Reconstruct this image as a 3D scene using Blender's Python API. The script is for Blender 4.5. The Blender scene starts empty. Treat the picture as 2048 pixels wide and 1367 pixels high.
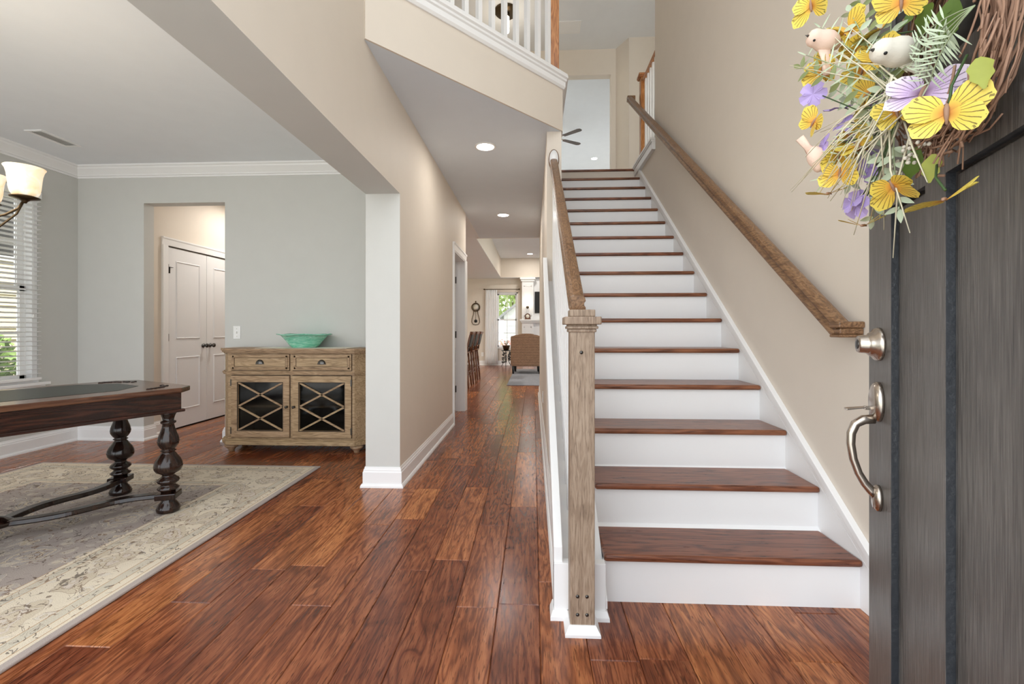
import bpy, bmesh, math, random
from mathutils import Vector, Matrix
random.seed(7)
S = bpy.context.scene
COL = S.collection

# ---------------------------------------------------------------- camera, sky, exposure
cam = bpy.data.cameras.new('camera')
cam.sensor_width = 36.0
cam.lens = 900.0 / 2048.0 * 36.0
cam.shift_y = -24.0 / 2048.0
cam.clip_start = 0.02
cam_o = bpy.data.objects.new('camera', cam)
cam_o.location = (0, 0, 1.102)
cam_o.rotation_euler = (math.radians(90), 0, 0.0472)
COL.objects.link(cam_o)
S.camera = cam_o

world = bpy.data.worlds.new('sky')
world.use_nodes = True
S.world = world
bg = world.node_tree.nodes['Background']
bg.inputs['Color'].default_value = (0.90, 0.95, 1.0, 1)
bg.inputs['Strength'].default_value = 1.7
sun = bpy.data.lights.new('sun', 'SUN'); sun.energy = 5.0; sun.angle = math.radians(1.0); sun.color = (1.0, 0.97, 0.92)
sun_o = bpy.data.objects.new('sun', sun); COL.objects.link(sun_o)
sun_o.rotation_euler = Vector((-0.5, -0.16, -0.85)).to_track_quat('-Z', 'Y').to_euler()
S.view_settings.view_transform = 'Standard'
S.view_settings.look = 'None'
S.view_settings.gamma = 1.0
S.view_settings.use_curve_mapping = False
S.view_settings.exposure = 0.76
S.cycles.diffuse_bounces = 5
S.cycles.max_bounces = 8

# ---------------------------------------------------------------- materials
def C(r, g, b):
    f = lambda v: ((v / 255.0 + 0.055) / 1.055) ** 2.4 if v > 10 else v / 255.0 / 12.92
    return (f(r), f(g), f(b), 1.0)

class NT:
    def __init__(s, name):
        s.m = bpy.data.materials.new(name); s.m.use_nodes = True
        s.t = s.m.node_tree; s.b = s.t.nodes['Principled BSDF']
    def n(s, typ, ins=None, **props):
        nd = s.t.nodes.new(typ)
        for k, v in props.items(): setattr(nd, k, v)
        for k, v in (ins or {}).items(): s.put(nd.inputs[k], v)
        return nd
    def put(s, sock, v):
        if hasattr(v, 'is_output') or isinstance(v, bpy.types.NodeSocket): s.t.links.new(v, sock)
        elif isinstance(v, bpy.types.Node): s.t.links.new(v.outputs[0], sock)
        else: sock.default_value = v
    def math(s, op, a, b=0.0, c=0.0):
        nd = s.t.nodes.new('ShaderNodeMath'); nd.operation = op
        s.put(nd.inputs[0], a); s.put(nd.inputs[1], b); s.put(nd.inputs[2], c)
        return nd.outputs[0]
    def mix(s, f, a, b, blend='MIX'):
        nd = s.t.nodes.new('ShaderNodeMix'); nd.data_type = 'RGBA'; nd.blend_type = blend
        s.put(nd.inputs[0], f); s.put(nd.inputs[6], a); s.put(nd.inputs[7], b)
        return nd.outputs[2]
    def ramp(s, f, stops, interp='LINEAR'):
        nd = s.t.nodes.new('ShaderNodeValToRGB'); r = nd.color_ramp; r.interpolation = interp
        while len(r.elements) < len(stops): r.elements.new(0.5)
        for e, (p, c) in zip(r.elements, stops): e.position = p; e.color = c if len(c) == 4 else (*c, 1)
        s.put(nd.inputs[0], f); return nd.outputs[0]
    def noise(s, vec, scale, detail=4.0, dist=0.0, rough=0.55):
        return s.n('ShaderNodeTexNoise', {'Vector': vec, 'Scale': scale, 'Detail': detail, 'Distortion': dist, 'Roughness': rough}).outputs['Fac']
    def obj(s): return s.n('ShaderNodeTexCoord').outputs['Object']
    def mapping(s, vec, scale=(1, 1, 1), loc=(0, 0, 0)):
        return s.n('ShaderNodeMapping', {'Vector': vec, 'Scale': scale, 'Location': loc}).outputs[0]
    def bump(s, h, strength=0.2, dist=0.01):
        nd = s.n('ShaderNodeBump', {'Height': h, 'Strength': strength, 'Distance': dist})
        s.t.links.new(nd.outputs[0], s.b.inputs['Normal'])
    def set(s, **k):
        for a, v in k.items(): s.put(s.b.inputs[a.replace('_', ' ')], v)
        return s.m

def paint(name, col, rough=0.6, var=0.03, scale=6.0, bump=0.06, bscale=180.0, metal=0.0):
    t = NT(name); o = t.obj()
    f = t.noise(o, scale)
    a = tuple(c * (1 - var) for c in col[:3]) + (1,); b = tuple(min(1, c * (1 + var)) for c in col[:3]) + (1,)
    t.set(Base_Color=t.mix(f, a, b), Roughness=rough, Metallic=metal)
    if bump: t.bump(t.noise(o, bscale, 2), bump, 0.002)
    return t.m

def wood(name, dark, mid, light, axis='Y', grain=1.0, rough=0.35, rnd=0.35, pores=0.5, bump=0.15, contrast=1.0, knots=False):
    t = NT(name); o = t.obj()
    r = t.n('ShaderNodeObjectInfo').outputs['Random']
    off = t.n('ShaderNodeCombineXYZ', {'X': t.math('MULTIPLY', r, 37.0), 'Y': t.math('MULTIPLY', r, 91.0), 'Z': t.math('MULTIPLY', r, 53.0)}).outputs[0]
    v = t.n('ShaderNodeVectorMath', {0: o, 1: off}, operation='ADD').outputs[0]
    ac, al = 7.0 * grain, 0.9 * grain
    sc = {'X': (al, ac, ac), 'Y': (ac, al, ac), 'Z': (ac, ac, al)}[axis]
    mv = t.mapping(v, sc)
    low = t.noise(mv, 1.0, 2.0, 0.6)
    rings = t.math('SINE', t.math('MULTIPLY', low, 55.0 * contrast))
    rings = t.math('MULTIPLY_ADD', rings, 0.5, 0.5)
    fs = tuple(c * 9 if c > al + 1e-6 else c * 5 for c in sc)
    fine = t.noise(t.mapping(v, fs), 1.0, 5.0, 0.3, 0.65)
    patch = t.noise(t.mapping(v, tuple(c * .35 for c in sc)), 1.0, 3.0, 0.8)
    f = t.math('ADD', t.math('MULTIPLY', rings, 0.22), t.math('ADD', t.math('MULTIPLY', fine, 0.5), t.math('MULTIPLY', patch, 0.38)))
    col = t.ramp(f, [(0.28, dark), (0.52, mid), (0.78, light)])
    p = t.ramp(fine, [(0.36, (0.25, 0.2, 0.17)), (0.47, (1, 1, 1))])
    col = t.mix(pores, col, p, 'MULTIPLY')
    if knots:
        kn = t.n('ShaderNodeTexVoronoi', {'Vector': t.mapping(v, {'Y': (2.2, .75, 1), 'X': (.75, 2.2, 1), 'Z': (2, 2, .75)}[axis]), 'Scale': 1.3, 'Randomness': 1.0})
        kf = t.ramp(t.math('ADD', kn.outputs['Distance'], t.math('MULTIPLY', fine, .12)), [(0.10, (0.16, 0.12, 0.10)), (0.24, (1, 1, 1))])
        col = t.mix(0.8, col, kf, 'MULTIPLY')
    hs = t.n('ShaderNodeHueSaturation', {'Color': col, 'Value': t.math('MULTIPLY_ADD', r, rnd, 1.0 - rnd * .5), 'Hue': t.math('MULTIPLY_ADD', r, 0.012, 0.494)})
    t.set(Base_Color=hs.outputs[0], Roughness=t.math('MULTIPLY_ADD', fine, 0.18, rough - 0.09))
    if bump: t.bump(fine, bump, 0.002)
    return t.m

def emit(name, col, strength):
    t = NT(name)
    f = t.noise(t.obj(), 4.0)
    t.set(Base_Color=col, Emission_Color=t.mix(f, col, tuple(c * .97 for c in col[:3]) + (1,)), Emission_Strength=strength, Roughness=0.4)
    return t.m

def glassy(name, tint=(1, 1, 1, 1), refl=0.12, rough=0.02, k=0.8):
    t = NT(name)
    tr = t.n('ShaderNodeBsdfTransparent', {'Color': tint}); gl = t.n('ShaderNodeBsdfGlossy', {'Color': (1, 1, 1, 1), 'Roughness': rough})
    fr = t.n('ShaderNodeFresnel', {'IOR': 1.45})
    ms = t.n('ShaderNodeMixShader', {0: t.math('MULTIPLY_ADD', fr.outputs[0], k, refl * .2), 1: tr.outputs[0], 2: gl.outputs[0]})
    t.t.links.new(ms.outputs[0], t.t.nodes['Material Output'].inputs['Surface'])
    return t.m

M = {}
M['beige'] = paint('beige_wall_paint', C(222, 212, 199), 0.62)
M['grey'] = paint('grey_wall_paint', C(203, 203, 199), 0.62)
M['ceil'] = paint('ceiling_paint', C(233, 236, 240), 0.8)
M['ceilhall'] = paint('ceiling_paint_bounce_tint', C(222, 231, 241), 0.8)  # hall copy of the ceiling paint, tinted cool to cancel warm floor bounce
M['white'] = paint('white_trim_paint', C(240, 240, 240), 0.32, 0.015, 5, 0.02)
M['doorwhite'] = paint('white_door_paint', C(232, 232, 233), 0.4, 0.015, 5, 0.02)
M['sub'] = paint('subfloor', C(50, 26, 16), 0.8)
def m_plank(attr=False):
    t = NT('hickory_floor_planks'); o = t.obj()
    r = t.n('ShaderNodeAttribute', attribute_name='tone').outputs['Fac'] if attr else t.n('ShaderNodeObjectInfo').outputs['Random']
    off = t.n('ShaderNodeCombineXYZ', {'X': t.math('MULTIPLY', r, 37.0), 'Y': t.math('MULTIPLY', r, 191.0), 'Z': t.math('MULTIPLY', r, 53.0)}).outputs[0]
    v = t.n('ShaderNodeVectorMath', {0: o, 1: off}, operation='ADD').outputs[0]
    low = t.noise(t.mapping(v, (9.0, 1.1, 1)), 1.0, 2.0, 0.5)
    rings = t.math('MULTIPLY_ADD', t.math('SINE', t.math('MULTIPLY', low, 64.0)), 0.5, 0.5)
    fine = t.noise(t.mapping(v, (75, 5, 1)), 1.0, 5.0, 0.35, 0.65)
    dash = t.noise(t.mapping(v, (190, 16, 1)), 1.0, 2.0, 0.5)
    patch = t.noise(t.mapping(v, (4.0, 1.5, 1)), 1.0, 3.0, 0.7)
    f = t.math('ADD', t.math('MULTIPLY', rings, 0.14), t.math('ADD', t.math('MULTIPLY', fine, 0.52), t.math('MULTIPLY', patch, 0.42)))
    col = t.ramp(f, [(0.30, C(74, 34, 18)), (0.52, C(142, 78, 44)), (0.76, C(186, 116, 70))])
    dk = t.ramp(dash, [(0.36, (0.22, 0.17, 0.14)), (0.47, (1, 1, 1))])
    col = t.mix(t.math('MULTIPLY_ADD', rings, 0.4, 0.42), col, dk, 'MULTIPLY')
    cath = t.ramp(rings, [(0.0, (0.5, 0.42, 0.38)), (0.10, (1, 1, 1))])
    col = t.mix(t.ramp(patch, [(0.40, (0, 0, 0)), (0.6, (0.8, 0.8, 0.8))]), col, cath, 'MULTIPLY')
    blot = t.noise(t.mapping(v, (3.2, 2.2, 1)), 1.0, 4.0, 0.9)
    col = t.mix(1.0, col, t.ramp(blot, [(0.24, (0.40, 0.33, 0.29)), (0.38, (1, 1, 1))]), 'MULTIPLY')
    hs = t.n('ShaderNodeHueSaturation', {'Color': col, 'Value': t.math('MULTIPLY_ADD', r, 0.75, 0.62), 'Hue': t.math('MULTIPLY_ADD', r, 0.014, 0.493), 'Saturation': 0.98})
    t.set(Base_Color=hs.outputs[0], Roughness=t.math('MULTIPLY_ADD', fine, 0.2, 0.13))
    t.bump(t.math('ADD', fine, t.math('MULTIPLY', low, 3.0)), 0.10, 0.004)
    return t.m
M['plank'] = m_plank()
M['plankfar'] = m_plank(True)
M['tread'] = wood('stained_tread_wood', C(72, 40, 26), C(118, 70, 46), C(150, 96, 66), 'X', 1.5, 0.30, 0.22, 0.5, 0.10, 1.0, True)
M['oakgrey'] = wood('weathered_oak', C(122, 101, 84), C(150, 128, 108), C(172, 151, 131), 'Z', 4.5, 0.5, 0.1, 0.35, 0.25, 0.6)
M['oakrail'] = wood('brown_oak_rail', C(78, 55, 37), C(124, 92, 63), C(152, 119, 86), 'Y', 2.2, 0.36, 0.1, 0.4, 0.2)
M['oakup'] = wood('honey_oak', C(130, 75, 36), C(178, 115, 66), C(202, 145, 94), 'Z', 2.2, 0.35, 0.1, 0.4, 0.2)
M['buffet'] = wood('weathered_buffet_wood', C(122, 97, 70), C(164, 136, 103), C(188, 160, 127), 'X', 2.2, 0.55, 0.10, 0.4, 0.2)
M['darkwood'] = wood('dark_desk_wood', C(24, 13, 10), C(48, 27, 20), C(80, 46, 33), 'X', 1.2, 0.22, 0.1, 0.4, 0.05)
M['desktop'] = wood('brown_desk_top', C(52, 32, 22), C(84, 54, 38), C(112, 78, 56), 'X', 1.2, 0.2, 0.1, 0.4, 0.04)
M['darklegs'] = wood('dark_turned_wood', C(18, 11, 9), C(32, 19, 15), C(52, 31, 22), 'Z', 1.2, 0.16, 0.05, 0.3, 0.03)
M['stoolwood'] = wood('stool_wood', C(60, 34, 22), C(100, 60, 38), C(132, 84, 54), 'Z', 2.0, 0.35, 0.1)
M['glaze_shade'] = paint('dark_glaze_gap_shade', C(58, 44, 32), 0.7, 0.2, 30)  # dark brown for joint glaze and painted gap shadows
M['nickel'] = paint('satin_nickel', C(196, 186, 176), 0.24, 0.04, 9, 0.02, 300, 1.0)
M['pewter'] = paint('dark_pewter', C(92, 90, 88), 0.28, 0.05, 20, 0, 1, 1.0)
M['bronze'] = paint('antique_bronze', C(92, 78, 60), 0.38, 0.1, 20, 0, 1, 1.0)
M['black'] = paint('matt_black', C(14, 14, 15), 0.5)
M['inside'] = paint('dark_cabinet_inside', C(34, 29, 25), 0.8)
M['leather'] = paint('green_black_leather', C(22, 30, 28), 0.4, 0.1, 30)
M['glass'] = glassy('window_glass')
M['darkglass'] = glassy('smoked_cabinet_glass', (0.48, 0.47, 0.45, 1), 0.05, 0.06, 0.4)
M['plastic'] = paint('white_plastic', C(240, 240, 238), 0.35, 0.01)
M['carpet2'] = paint('blue_grey_rug', C(132, 132, 136), 0.95, 0.35, 22, 0.4, 300)
M['lamp'] = emit('lit_lamp_lens', (1.0, 0.97, 0.92, 1), 14.0)
M['lampwarm'] = emit('lit_glass_shade', (1.0, 0.93, 0.82, 1), 4.0)
M['foliage'] = paint('tree_leaves', C(186, 204, 136), 0.6, 0.3, 3, 0)
M['foliage2'] = paint('shrub_leaves', C(112, 142, 66), 0.6, 0.4, 6, 0)
M['pink'] = paint('pink_blossom', C(226, 178, 170), 0.7, 0.2, 5, 0)
M['bark'] = paint('bark', C(92, 76, 62), 0.9, 0.3, 12, 0.4)
M['siding'] = paint('cream_siding', C(214, 202, 172), 0.6)
M['siding2'] = paint('grey_siding', C(216, 217, 217), 0.6)
M['roof'] = paint('grey_shingle_roof', C(150, 150, 152), 0.9, 0.2, 8)
M['lawn'] = paint('lawn_grass', C(150, 154, 136), 0.95, 0.15, 2, 0.3)
M['concrete'] = paint('porch_concrete', C(190, 188, 184), 0.9, 0.08, 8)

def m_door():
    t = NT('charcoal_stained_door'); o = t.obj()
    v = t.mapping(o, (330, 60, 9)); f = t.noise(v, 1.0, 4, 0.2, 0.6)
    big = t.noise(o, 3.0, 2)
    c = t.ramp(t.math('ADD', t.math('MULTIPLY', f, .75), t.math('MULTIPLY', big, .25)), [(0.32, C(62, 59, 58)), (0.5, C(96, 92, 89)), (0.7, C(128, 124, 120))])
    t.set(Base_Color=c, Roughness=0.34); t.bump(f, 0.35, 0.002); return t.m
M['door'] = m_door()
M['recessdark'] = paint('recess_reflection_tone', C(52, 55, 60), 0.3, 0.25, 40, 0.6, 90)  # darker blue-black paints the dark reflection on the panel recess sides

def m_shade():
    t = NT('alabaster_glass_shade'); o = t.obj()
    f = t.noise(o, 14, 4, 1.2)
    c = t.ramp(f, [(0.34, (0.9, 0.48, 0.16)), (0.5, (1, 0.78, 0.5)), (0.66, (1, 0.95, 0.85))])
    t.set(Base_Color=(0.9, 0.8, 0.62, 1), Emission_Color=c, Emission_Strength=0.38, Roughness=0.25); return t.m
M['shade'] = m_shade()

def m_bowl():
    t = NT('green_swirled_glass'); o = t.obj()
    f = t.noise(t.mapping(o, (9, 9, 60)), 1.0, 4, 1.5)
    c = t.ramp(f, [(0.35, C(112, 208, 174)), (0.55, C(164, 232, 206)), (0.72, C(216, 246, 234))])
    t.set(Base_Color=c, Roughness=0.08, Transmission_Weight=0.15, IOR=1.3); return t.m
M['bowl'] = m_bowl()

def m_rug(hx, hy):
    t = NT('oriental_rug_wool'); o = t.obj()
    sp = t.n('ShaderNodeSeparateXYZ', {0: o})
    dx = t.math('SUBTRACT', hx, t.math('ABSOLUTE', sp.outputs[0])); dy = t.math('SUBTRACT', hy, t.math('ABSOLUTE', sp.outputs[1]))
    d = t.math('MINIMUM', dx, dy)
    cream, lav, grey, brn, rust = C(224, 212, 192), C(170, 158, 151), C(206, 197, 180), C(84, 66, 54), C(186, 152, 116)
    base = t.ramp(d, [(0.0, C(178, 166, 160)), (0.030, cream), (0.044, rust), (0.048, cream), (0.085, rust), (0.089, grey), (0.135, rust), (0.139, cream), (0.395, rust), (0.399, grey), (0.445, rust), (0.449, cream), (0.470, rust), (0.474, lav)], 'CONSTANT')
    warp = t.n('ShaderNodeVectorMath', {0: t.n('ShaderNodeTexNoise', {'Vector': o, 'Scale': 9.0, 'Detail': 3.0}).outputs['Color'], 'Scale': 0.12}, operation='SCALE').outputs[0]
    w = t.n('ShaderNodeVectorMath', {0: o, 1: warp}, operation='ADD').outputs[0]
    v1 = t.n('ShaderNodeTexVoronoi', {'Vector': w, 'Scale': 4.2, 'Randomness': 0.7}).outputs['Distance']
    v2 = t.n('ShaderNodeTexVoronoi', {'Vector': w, 'Scale': 11.0, 'Randomness': 0.9}).outputs['Distance']
    p1 = t.math('SINE', t.math('MULTIPLY', v1, 46.0)); p2 = t.math('SINE', t.math('MULTIPLY', v2, 26.0))
    field = t.math('GREATER_THAN', d, 0.474)
    border = t.math('MULTIPLY', t.math('GREATER_THAN', d, 0.139), t.math('LESS_THAN', d, 0.395))
    pat = t.math('GREATER_THAN', d, 0.05)
    m1 = t.math('LESS_THAN', v1, 0.43); m2 = t.math('LESS_THAN', v2, 0.36)
    rosf = t.ramp(p1, [(0.25, C(178, 168, 162)), (0.5, C(224, 214, 196)), (0.85, C(204, 188, 164))])
    rosb = t.ramp(p1, [(0.25, C(206, 192, 170)), (0.5, C(190, 172, 150)), (0.85, C(212, 200, 190))])
    col = t.mix(t.math('MULTIPLY', t.math('MULTIPLY', m1, field), .9), base, rosf)
    col = t.mix(t.math('MULTIPLY', t.math('MULTIPLY', m1, border), .85), col, rosb)
    col = t.mix(t.math('MULTIPLY', t.math('MULTIPLY', m2, field), .6), col, t.ramp(p2, [(0.3, C(214, 202, 182)), (0.7, C(186, 176, 168))]))
    col = t.mix(t.math('MULTIPLY', t.math('MULTIPLY', m2, border), .55), col, t.ramp(p2, [(0.3, C(196, 180, 156)), (0.7, C(216, 208, 200))]))
    gate = t.math('GREATER_THAN', t.noise(o, 11.0, 2.0), 0.47)
    gate2 = t.math('GREATER_THAN', t.noise(o, 23.0, 1.0), 0.46)
    vine = t.noise(w, 12.0, 1.5, 1.2)
    l1 = t.math('MULTIPLY', t.math('LESS_THAN', t.math('ABSOLUTE', t.math('SUBTRACT', vine, 0.5)), 0.017), gate2)
    l2 = t.math('MULTIPLY', t.math('MULTIPLY', t.math('LESS_THAN', t.math('ABSOLUTE', t.math('SUBTRACT', p1, 0.2)), 0.16), m1), gate)
    l3 = t.math('MULTIPLY', t.math('MULTIPLY', t.math('LESS_THAN', t.math('ABSOLUTE', p2), 0.13), m2), gate2)
    line = t.math('MULTIPLY', t.math('MAXIMUM', l1, t.math('MAXIMUM', l2, l3)), pat)
    lc = t.ramp(t.noise(o, 5.0, 2.0), [(0.42, C(120, 88, 62)), (0.56, C(70, 58, 52))])
    col = t.mix(t.math('MULTIPLY', line, 0.72), col, lc)
    blot = t.noise(o, 2.6, 4.0, 0.4)
    col = t.mix(0.6, col, t.ramp(blot, [(0.32, (0.80, 0.77, 0.76)), (0.68, (1.0, 0.99, 0.96))]), 'MULTIPLY')
    t.set(Base_Color=col, Roughness=0.96)
    t.bump(t.noise(o, 260.0, 2.0), 0.5, 0.004); return t.m

def m_chairfab():
    t = NT('brown_herringbone_fabric'); o = t.obj()
    wv = t.n('ShaderNodeTexWave', {'Vector': o, 'Scale': 11.0, 'Distortion': 1.6, 'Detail': 2.0, 'Detail Scale': 6.0}, bands_direction='Z').outputs['Fac']
    t.set(Base_Color=t.ramp(wv, [(0.2, C(84, 60, 45)), (0.55, C(128, 96, 72)), (0.9, C(160, 126, 98))]), Roughness=0.9); return t.m
M['chairfab'] = m_chairfab()

def m_sheer():
    t = NT('white_sheer_cloth'); o = t.obj()
    f = t.noise(t.mapping(o, (14, 14, 2)), 1.0)
    t.set(Base_Color=t.mix(f, C(240, 240, 240), C(252, 252, 252)), Roughness=0.9, Subsurface_Weight=0.0)
    tr = t.n('ShaderNodeBsdfTranslucent', {'Color': C(240, 242, 246)})
    ms = t.n('ShaderNodeMixShader', {0: 0.12, 1: t.b.outputs[0], 2: tr.outputs[0]})
    t.t.links.new(ms.outputs[0], t.t.nodes['Material Output'].inputs['Surface'])
    return t.m
M['sheer'] = m_sheer()

def m_wing(name, root, mid, edge, vein):
    t = NT(name); o = t.obj()
    sp = t.n('ShaderNodeSeparateXYZ', {0: o})
    ang = t.math('ARCTAN2', sp.outputs[1], sp.outputs[0])
    r = t.math('SQRT', t.math('ADD', t.math('POWER', sp.outputs[0], 2.0), t.math('POWER', sp.outputs[1], 2.0)))
    rr = t.math('MULTIPLY', r, 1.0 / 0.05)
    c = t.ramp(rr, [(0.05, root), (0.35, mid), (0.9, edge)])
    ln = t.math('GREATER_THAN', t.math('SINE', t.math('ADD', t.math('MULTIPLY', ang, 30.0), t.math('MULTIPLY', t.noise(o, 60.0), 4.0))), 0.82)
    band = t.math('MULTIPLY', t.math('GREATER_THAN', rr, 0.3), t.math('LESS_THAN', rr, 0.82))
    c = t.mix(t.math('MULTIPLY', t.math('MULTIPLY', ln, band), 0.75), c, vein)
    sp2 = t.math('MULTIPLY', t.math('GREATER_THAN', t.noise(o, 120.0, 2.0), 0.62), t.math('GREATER_THAN', rr, 0.75))
    c = t.mix(t.math('MULTIPLY', sp2, 0.7), c, vein)
    t.set(Base_Color=c, Roughness=0.6); return t.m
M['wingy'] = m_wing('yellow_wing', C(200, 122, 48), C(236, 202, 78), C(238, 218, 104), C(60, 40, 24))
M['wingo'] = m_wing('amber_petal', C(222, 140, 64), C(234, 192, 76), C(236, 212, 92), C(96, 60, 30))
M['wingp'] = m_wing('lilac_wing', C(110, 74, 96), C(206, 178, 220), C(238, 226, 240), C(90, 60, 92))
M['purple'] = paint('violet_petal', C(186, 166, 222), 0.6, 0.25, 60, 0)
M['sage'] = paint('sage_leaf', C(198, 212, 184), 0.6, 0.15, 30, 0)
M['olive'] = paint('olive_leaf', C(132, 142, 92), 0.6, 0.2, 30, 0)
M['green'] = paint('green_leaf', C(96, 124, 50), 0.55, 0.25, 30, 0)
M['lime'] = paint('yellow_green_leaf', C(158, 164, 70), 0.55, 0.2, 30, 0)
M['palestem'] = paint('sage_stem', C(158, 172, 136), 0.6, 0.1, 30, 0)
M['stem'] = paint('green_stem', C(66, 92, 50), 0.6, 0.2, 30, 0)
M['straw'] = paint('pale_straw', C(240, 234, 208), 0.6, 0.1, 30, 0)
M['twig'] = paint('vine_twig', C(170, 134, 112), 0.8, 0.3, 40, 0.2)
M['peach'] = paint('peach_bird', C(246, 214, 196), 0.9, 0.12, 30, 0.3, 200)
M['birdwhite'] = paint('white_bird', C(234, 228, 214), 0.9, 0.08, 30, 0.3, 200)

# ---------------------------------------------------------------- geometry helpers
class B:
    """collects faces; build() links them as one mesh object"""
    def __init__(s): s.v = []; s.f = []; s.mi = []; s.sm = []
    def add(s, vs, fs, mi=0, smooth=False):
        k = len(s.v); s.v += [tuple(v) for v in vs]
        for i, f in enumerate(fs):
            s.f.append(tuple(k + j for j in f)); s.mi.append(mi[i] if isinstance(mi, (list, tuple)) else mi); s.sm.append(smooth)
        return s
    def box(s, x0, x1, y0, y1, z0, z1, mi=0):
        # face order: -x +x -y +y -z +z
        v = [(x, y, z) for x in (x0, x1) for y in (y0, y1) for z in (z0, z1)]
        return s.add(v, [(0, 1, 3, 2), (4, 6, 7, 5), (0, 4, 5, 1), (2, 3, 7, 6), (0, 2, 6, 4), (1, 5, 7, 3)], mi)
    def cb(s, c, d, mi=0): return s.box(c[0] - d[0] / 2, c[0] + d[0] / 2, c[1] - d[1] / 2, c[1] + d[1] / 2, c[2] - d[2] / 2, c[2] + d[2] / 2, mi)
    def prism(s, poly, a0, a1, axis='Z', mi=0):
        n = len(poly)
        def P(p, a): return {'Z': (p[0], p[1], a), 'X': (a, p[0], p[1]), 'Y': (p[0], a, p[1])}[axis]
        v = [P(p, a0) for p in poly] + [P(p, a1) for p in poly]
        fs = [tuple(range(n))[::-1], tuple(range(n, 2 * n))] + [(i, (i + 1) % n, n + (i + 1) % n, n + i) for i in range(n)]
        return s.add(v, fs, mi)
    def lathe(s, prof, n=24, c=(0, 0, 0), mat=None, sx=1.0, sy=1.0, mi=0, smooth=True, ang0=0.0):
        v = []; m = mat or Matrix()
        for r, z in prof:
            for i in range(n):
                a = ang0 + 2 * math.pi * i / n
                q = m @ Vector((r * math.cos(a) * sx, r * math.sin(a) * sy, z)); v.append((q.x + c[0], q.y + c[1], q.z + c[2]))
        fs = []
        for j in range(len(prof) - 1):
            for i in range(n):
                fs.append((j * n + i, j * n + (i + 1) % n, (j + 1) * n + (i + 1) % n, (j + 1) * n + i))
        fs.append(tuple(range(n))[::-1]); fs.append(tuple(range((len(prof) - 1) * n, len(prof) * n)))
        return s.add(v, fs, mi, smooth)
    def tube(s, pts, r, n=8, mi=0, smooth=True, flat=1.0):
        pts = [Vector(p) for p in pts]; rs = r if isinstance(r, (list, tuple)) else [r] * len(pts)
        t0 = (pts[1] - pts[0]).normalized()
        up = Vector((0, 0, 1)) if abs(t0.z) < 0.9 else Vector((1, 0, 0))
        v = []
        for i, p in enumerate(pts):
            t = (pts[min(i + 1, len(pts) - 1)] - pts[max(i - 1, 0)]).normalized()
            a = t.cross(up).normalized(); b = a.cross(t).normalized(); up = b
            for k in range(n):
                w = 2 * math.pi * k / n; q = p + a * (rs[i] * math.cos(w)) + b * (rs[i] * flat * math.sin(w)); v.append(q)
        fs = [(i * n + k, i * n + (k + 1) % n, (i + 1) * n + (k + 1) % n, (i + 1) * n + k) for i in range(len(pts) - 1) for k in range(n)]
        fs += [tuple(range(n))[::-1], tuple(range((len(pts) - 1) * n, len(pts) * n))]
        return s.add(v, fs, mi, smooth)
    def sweep(s, path, prof, mi=0, up=(0, 0, 1), smooth=False, closed=True):
        """profile (side, up) carried along a 3D polyline with mitred joints; side is to the right of travel"""
        P = [Vector(p) for p in path]; U = Vector(up); n = len(prof); v = []
        T = [(P[i + 1] - P[i]).normalized() for i in range(len(P) - 1)]
        for i, p in enumerate(P):
            ta = T[max(i - 1, 0)]; tb = T[min(i, len(T) - 1)]
            r = ta.cross(U).normalized(); u = r.cross(ta).normalized(); nn = (ta + tb).normalized()
            for a, b in prof:
                q = p + r * a + u * b
                d = (p - q).dot(nn) / ta.dot(nn); v.append(q + ta * d)
        fs = []
        for i in range(len(P) - 1):
            for k in range(n if closed else n - 1):
                fs.append((i * n + k, i * n + (k + 1) % n, (i + 1) * n + (k + 1) % n, (i + 1) * n + k))
        if closed: fs += [tuple(range(n)), tuple(range((len(P) - 1) * n, len(P) * n))[::-1]]
        return s.add(v, fs, mi, smooth)
    def sphere(s, c, r, n=12, m=8, mi=0):
        rx, ry, rz = r if isinstance(r, (list, tuple)) else (r, r, r)
        return s.lathe([(max(1e-4, math.sin(math.pi * j / m)) , -math.cos(math.pi * j / m)) for j in range(m + 1)], n, c, Matrix.Diagonal((rx, ry, rz, 1)).to_4x4(), mi=mi)
    def build(s, name, mat, parent=None, bev=0.0, seg=2, world=True, data=None):
        me = bpy.data.meshes.new(name)
        off = Vector((0, 0, 0))
        if parent is not None and world:
            q = parent
            while q is not None: off += q.location; q = q.parent
        me.from_pydata([tuple(Vector(v) - off) for v in s.v], [], s.f)
        for m in (mat if isinstance(mat, (list, tuple)) else [mat]): me.materials.append(M[m] if isinstance(m, str) else m)
        for p, i, sm in zip(me.polygons, s.mi, s.sm): p.material_index = i; p.use_smooth = sm
        bm = bmesh.new(); bm.from_mesh(me); bmesh.ops.recalc_face_normals(bm, faces=bm.faces); bm.to_mesh(me); bm.free()
        o = bpy.data.objects.new(name, me); COL.objects.link(o)
        if parent is not None: o.parent = parent
        if bev:
            md = o.modifiers.new('bevel', 'BEVEL'); md.width = bev; md.segments = seg; md.limit_method = 'ANGLE'; md.angle_limit = math.radians(35)
        return o

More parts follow.
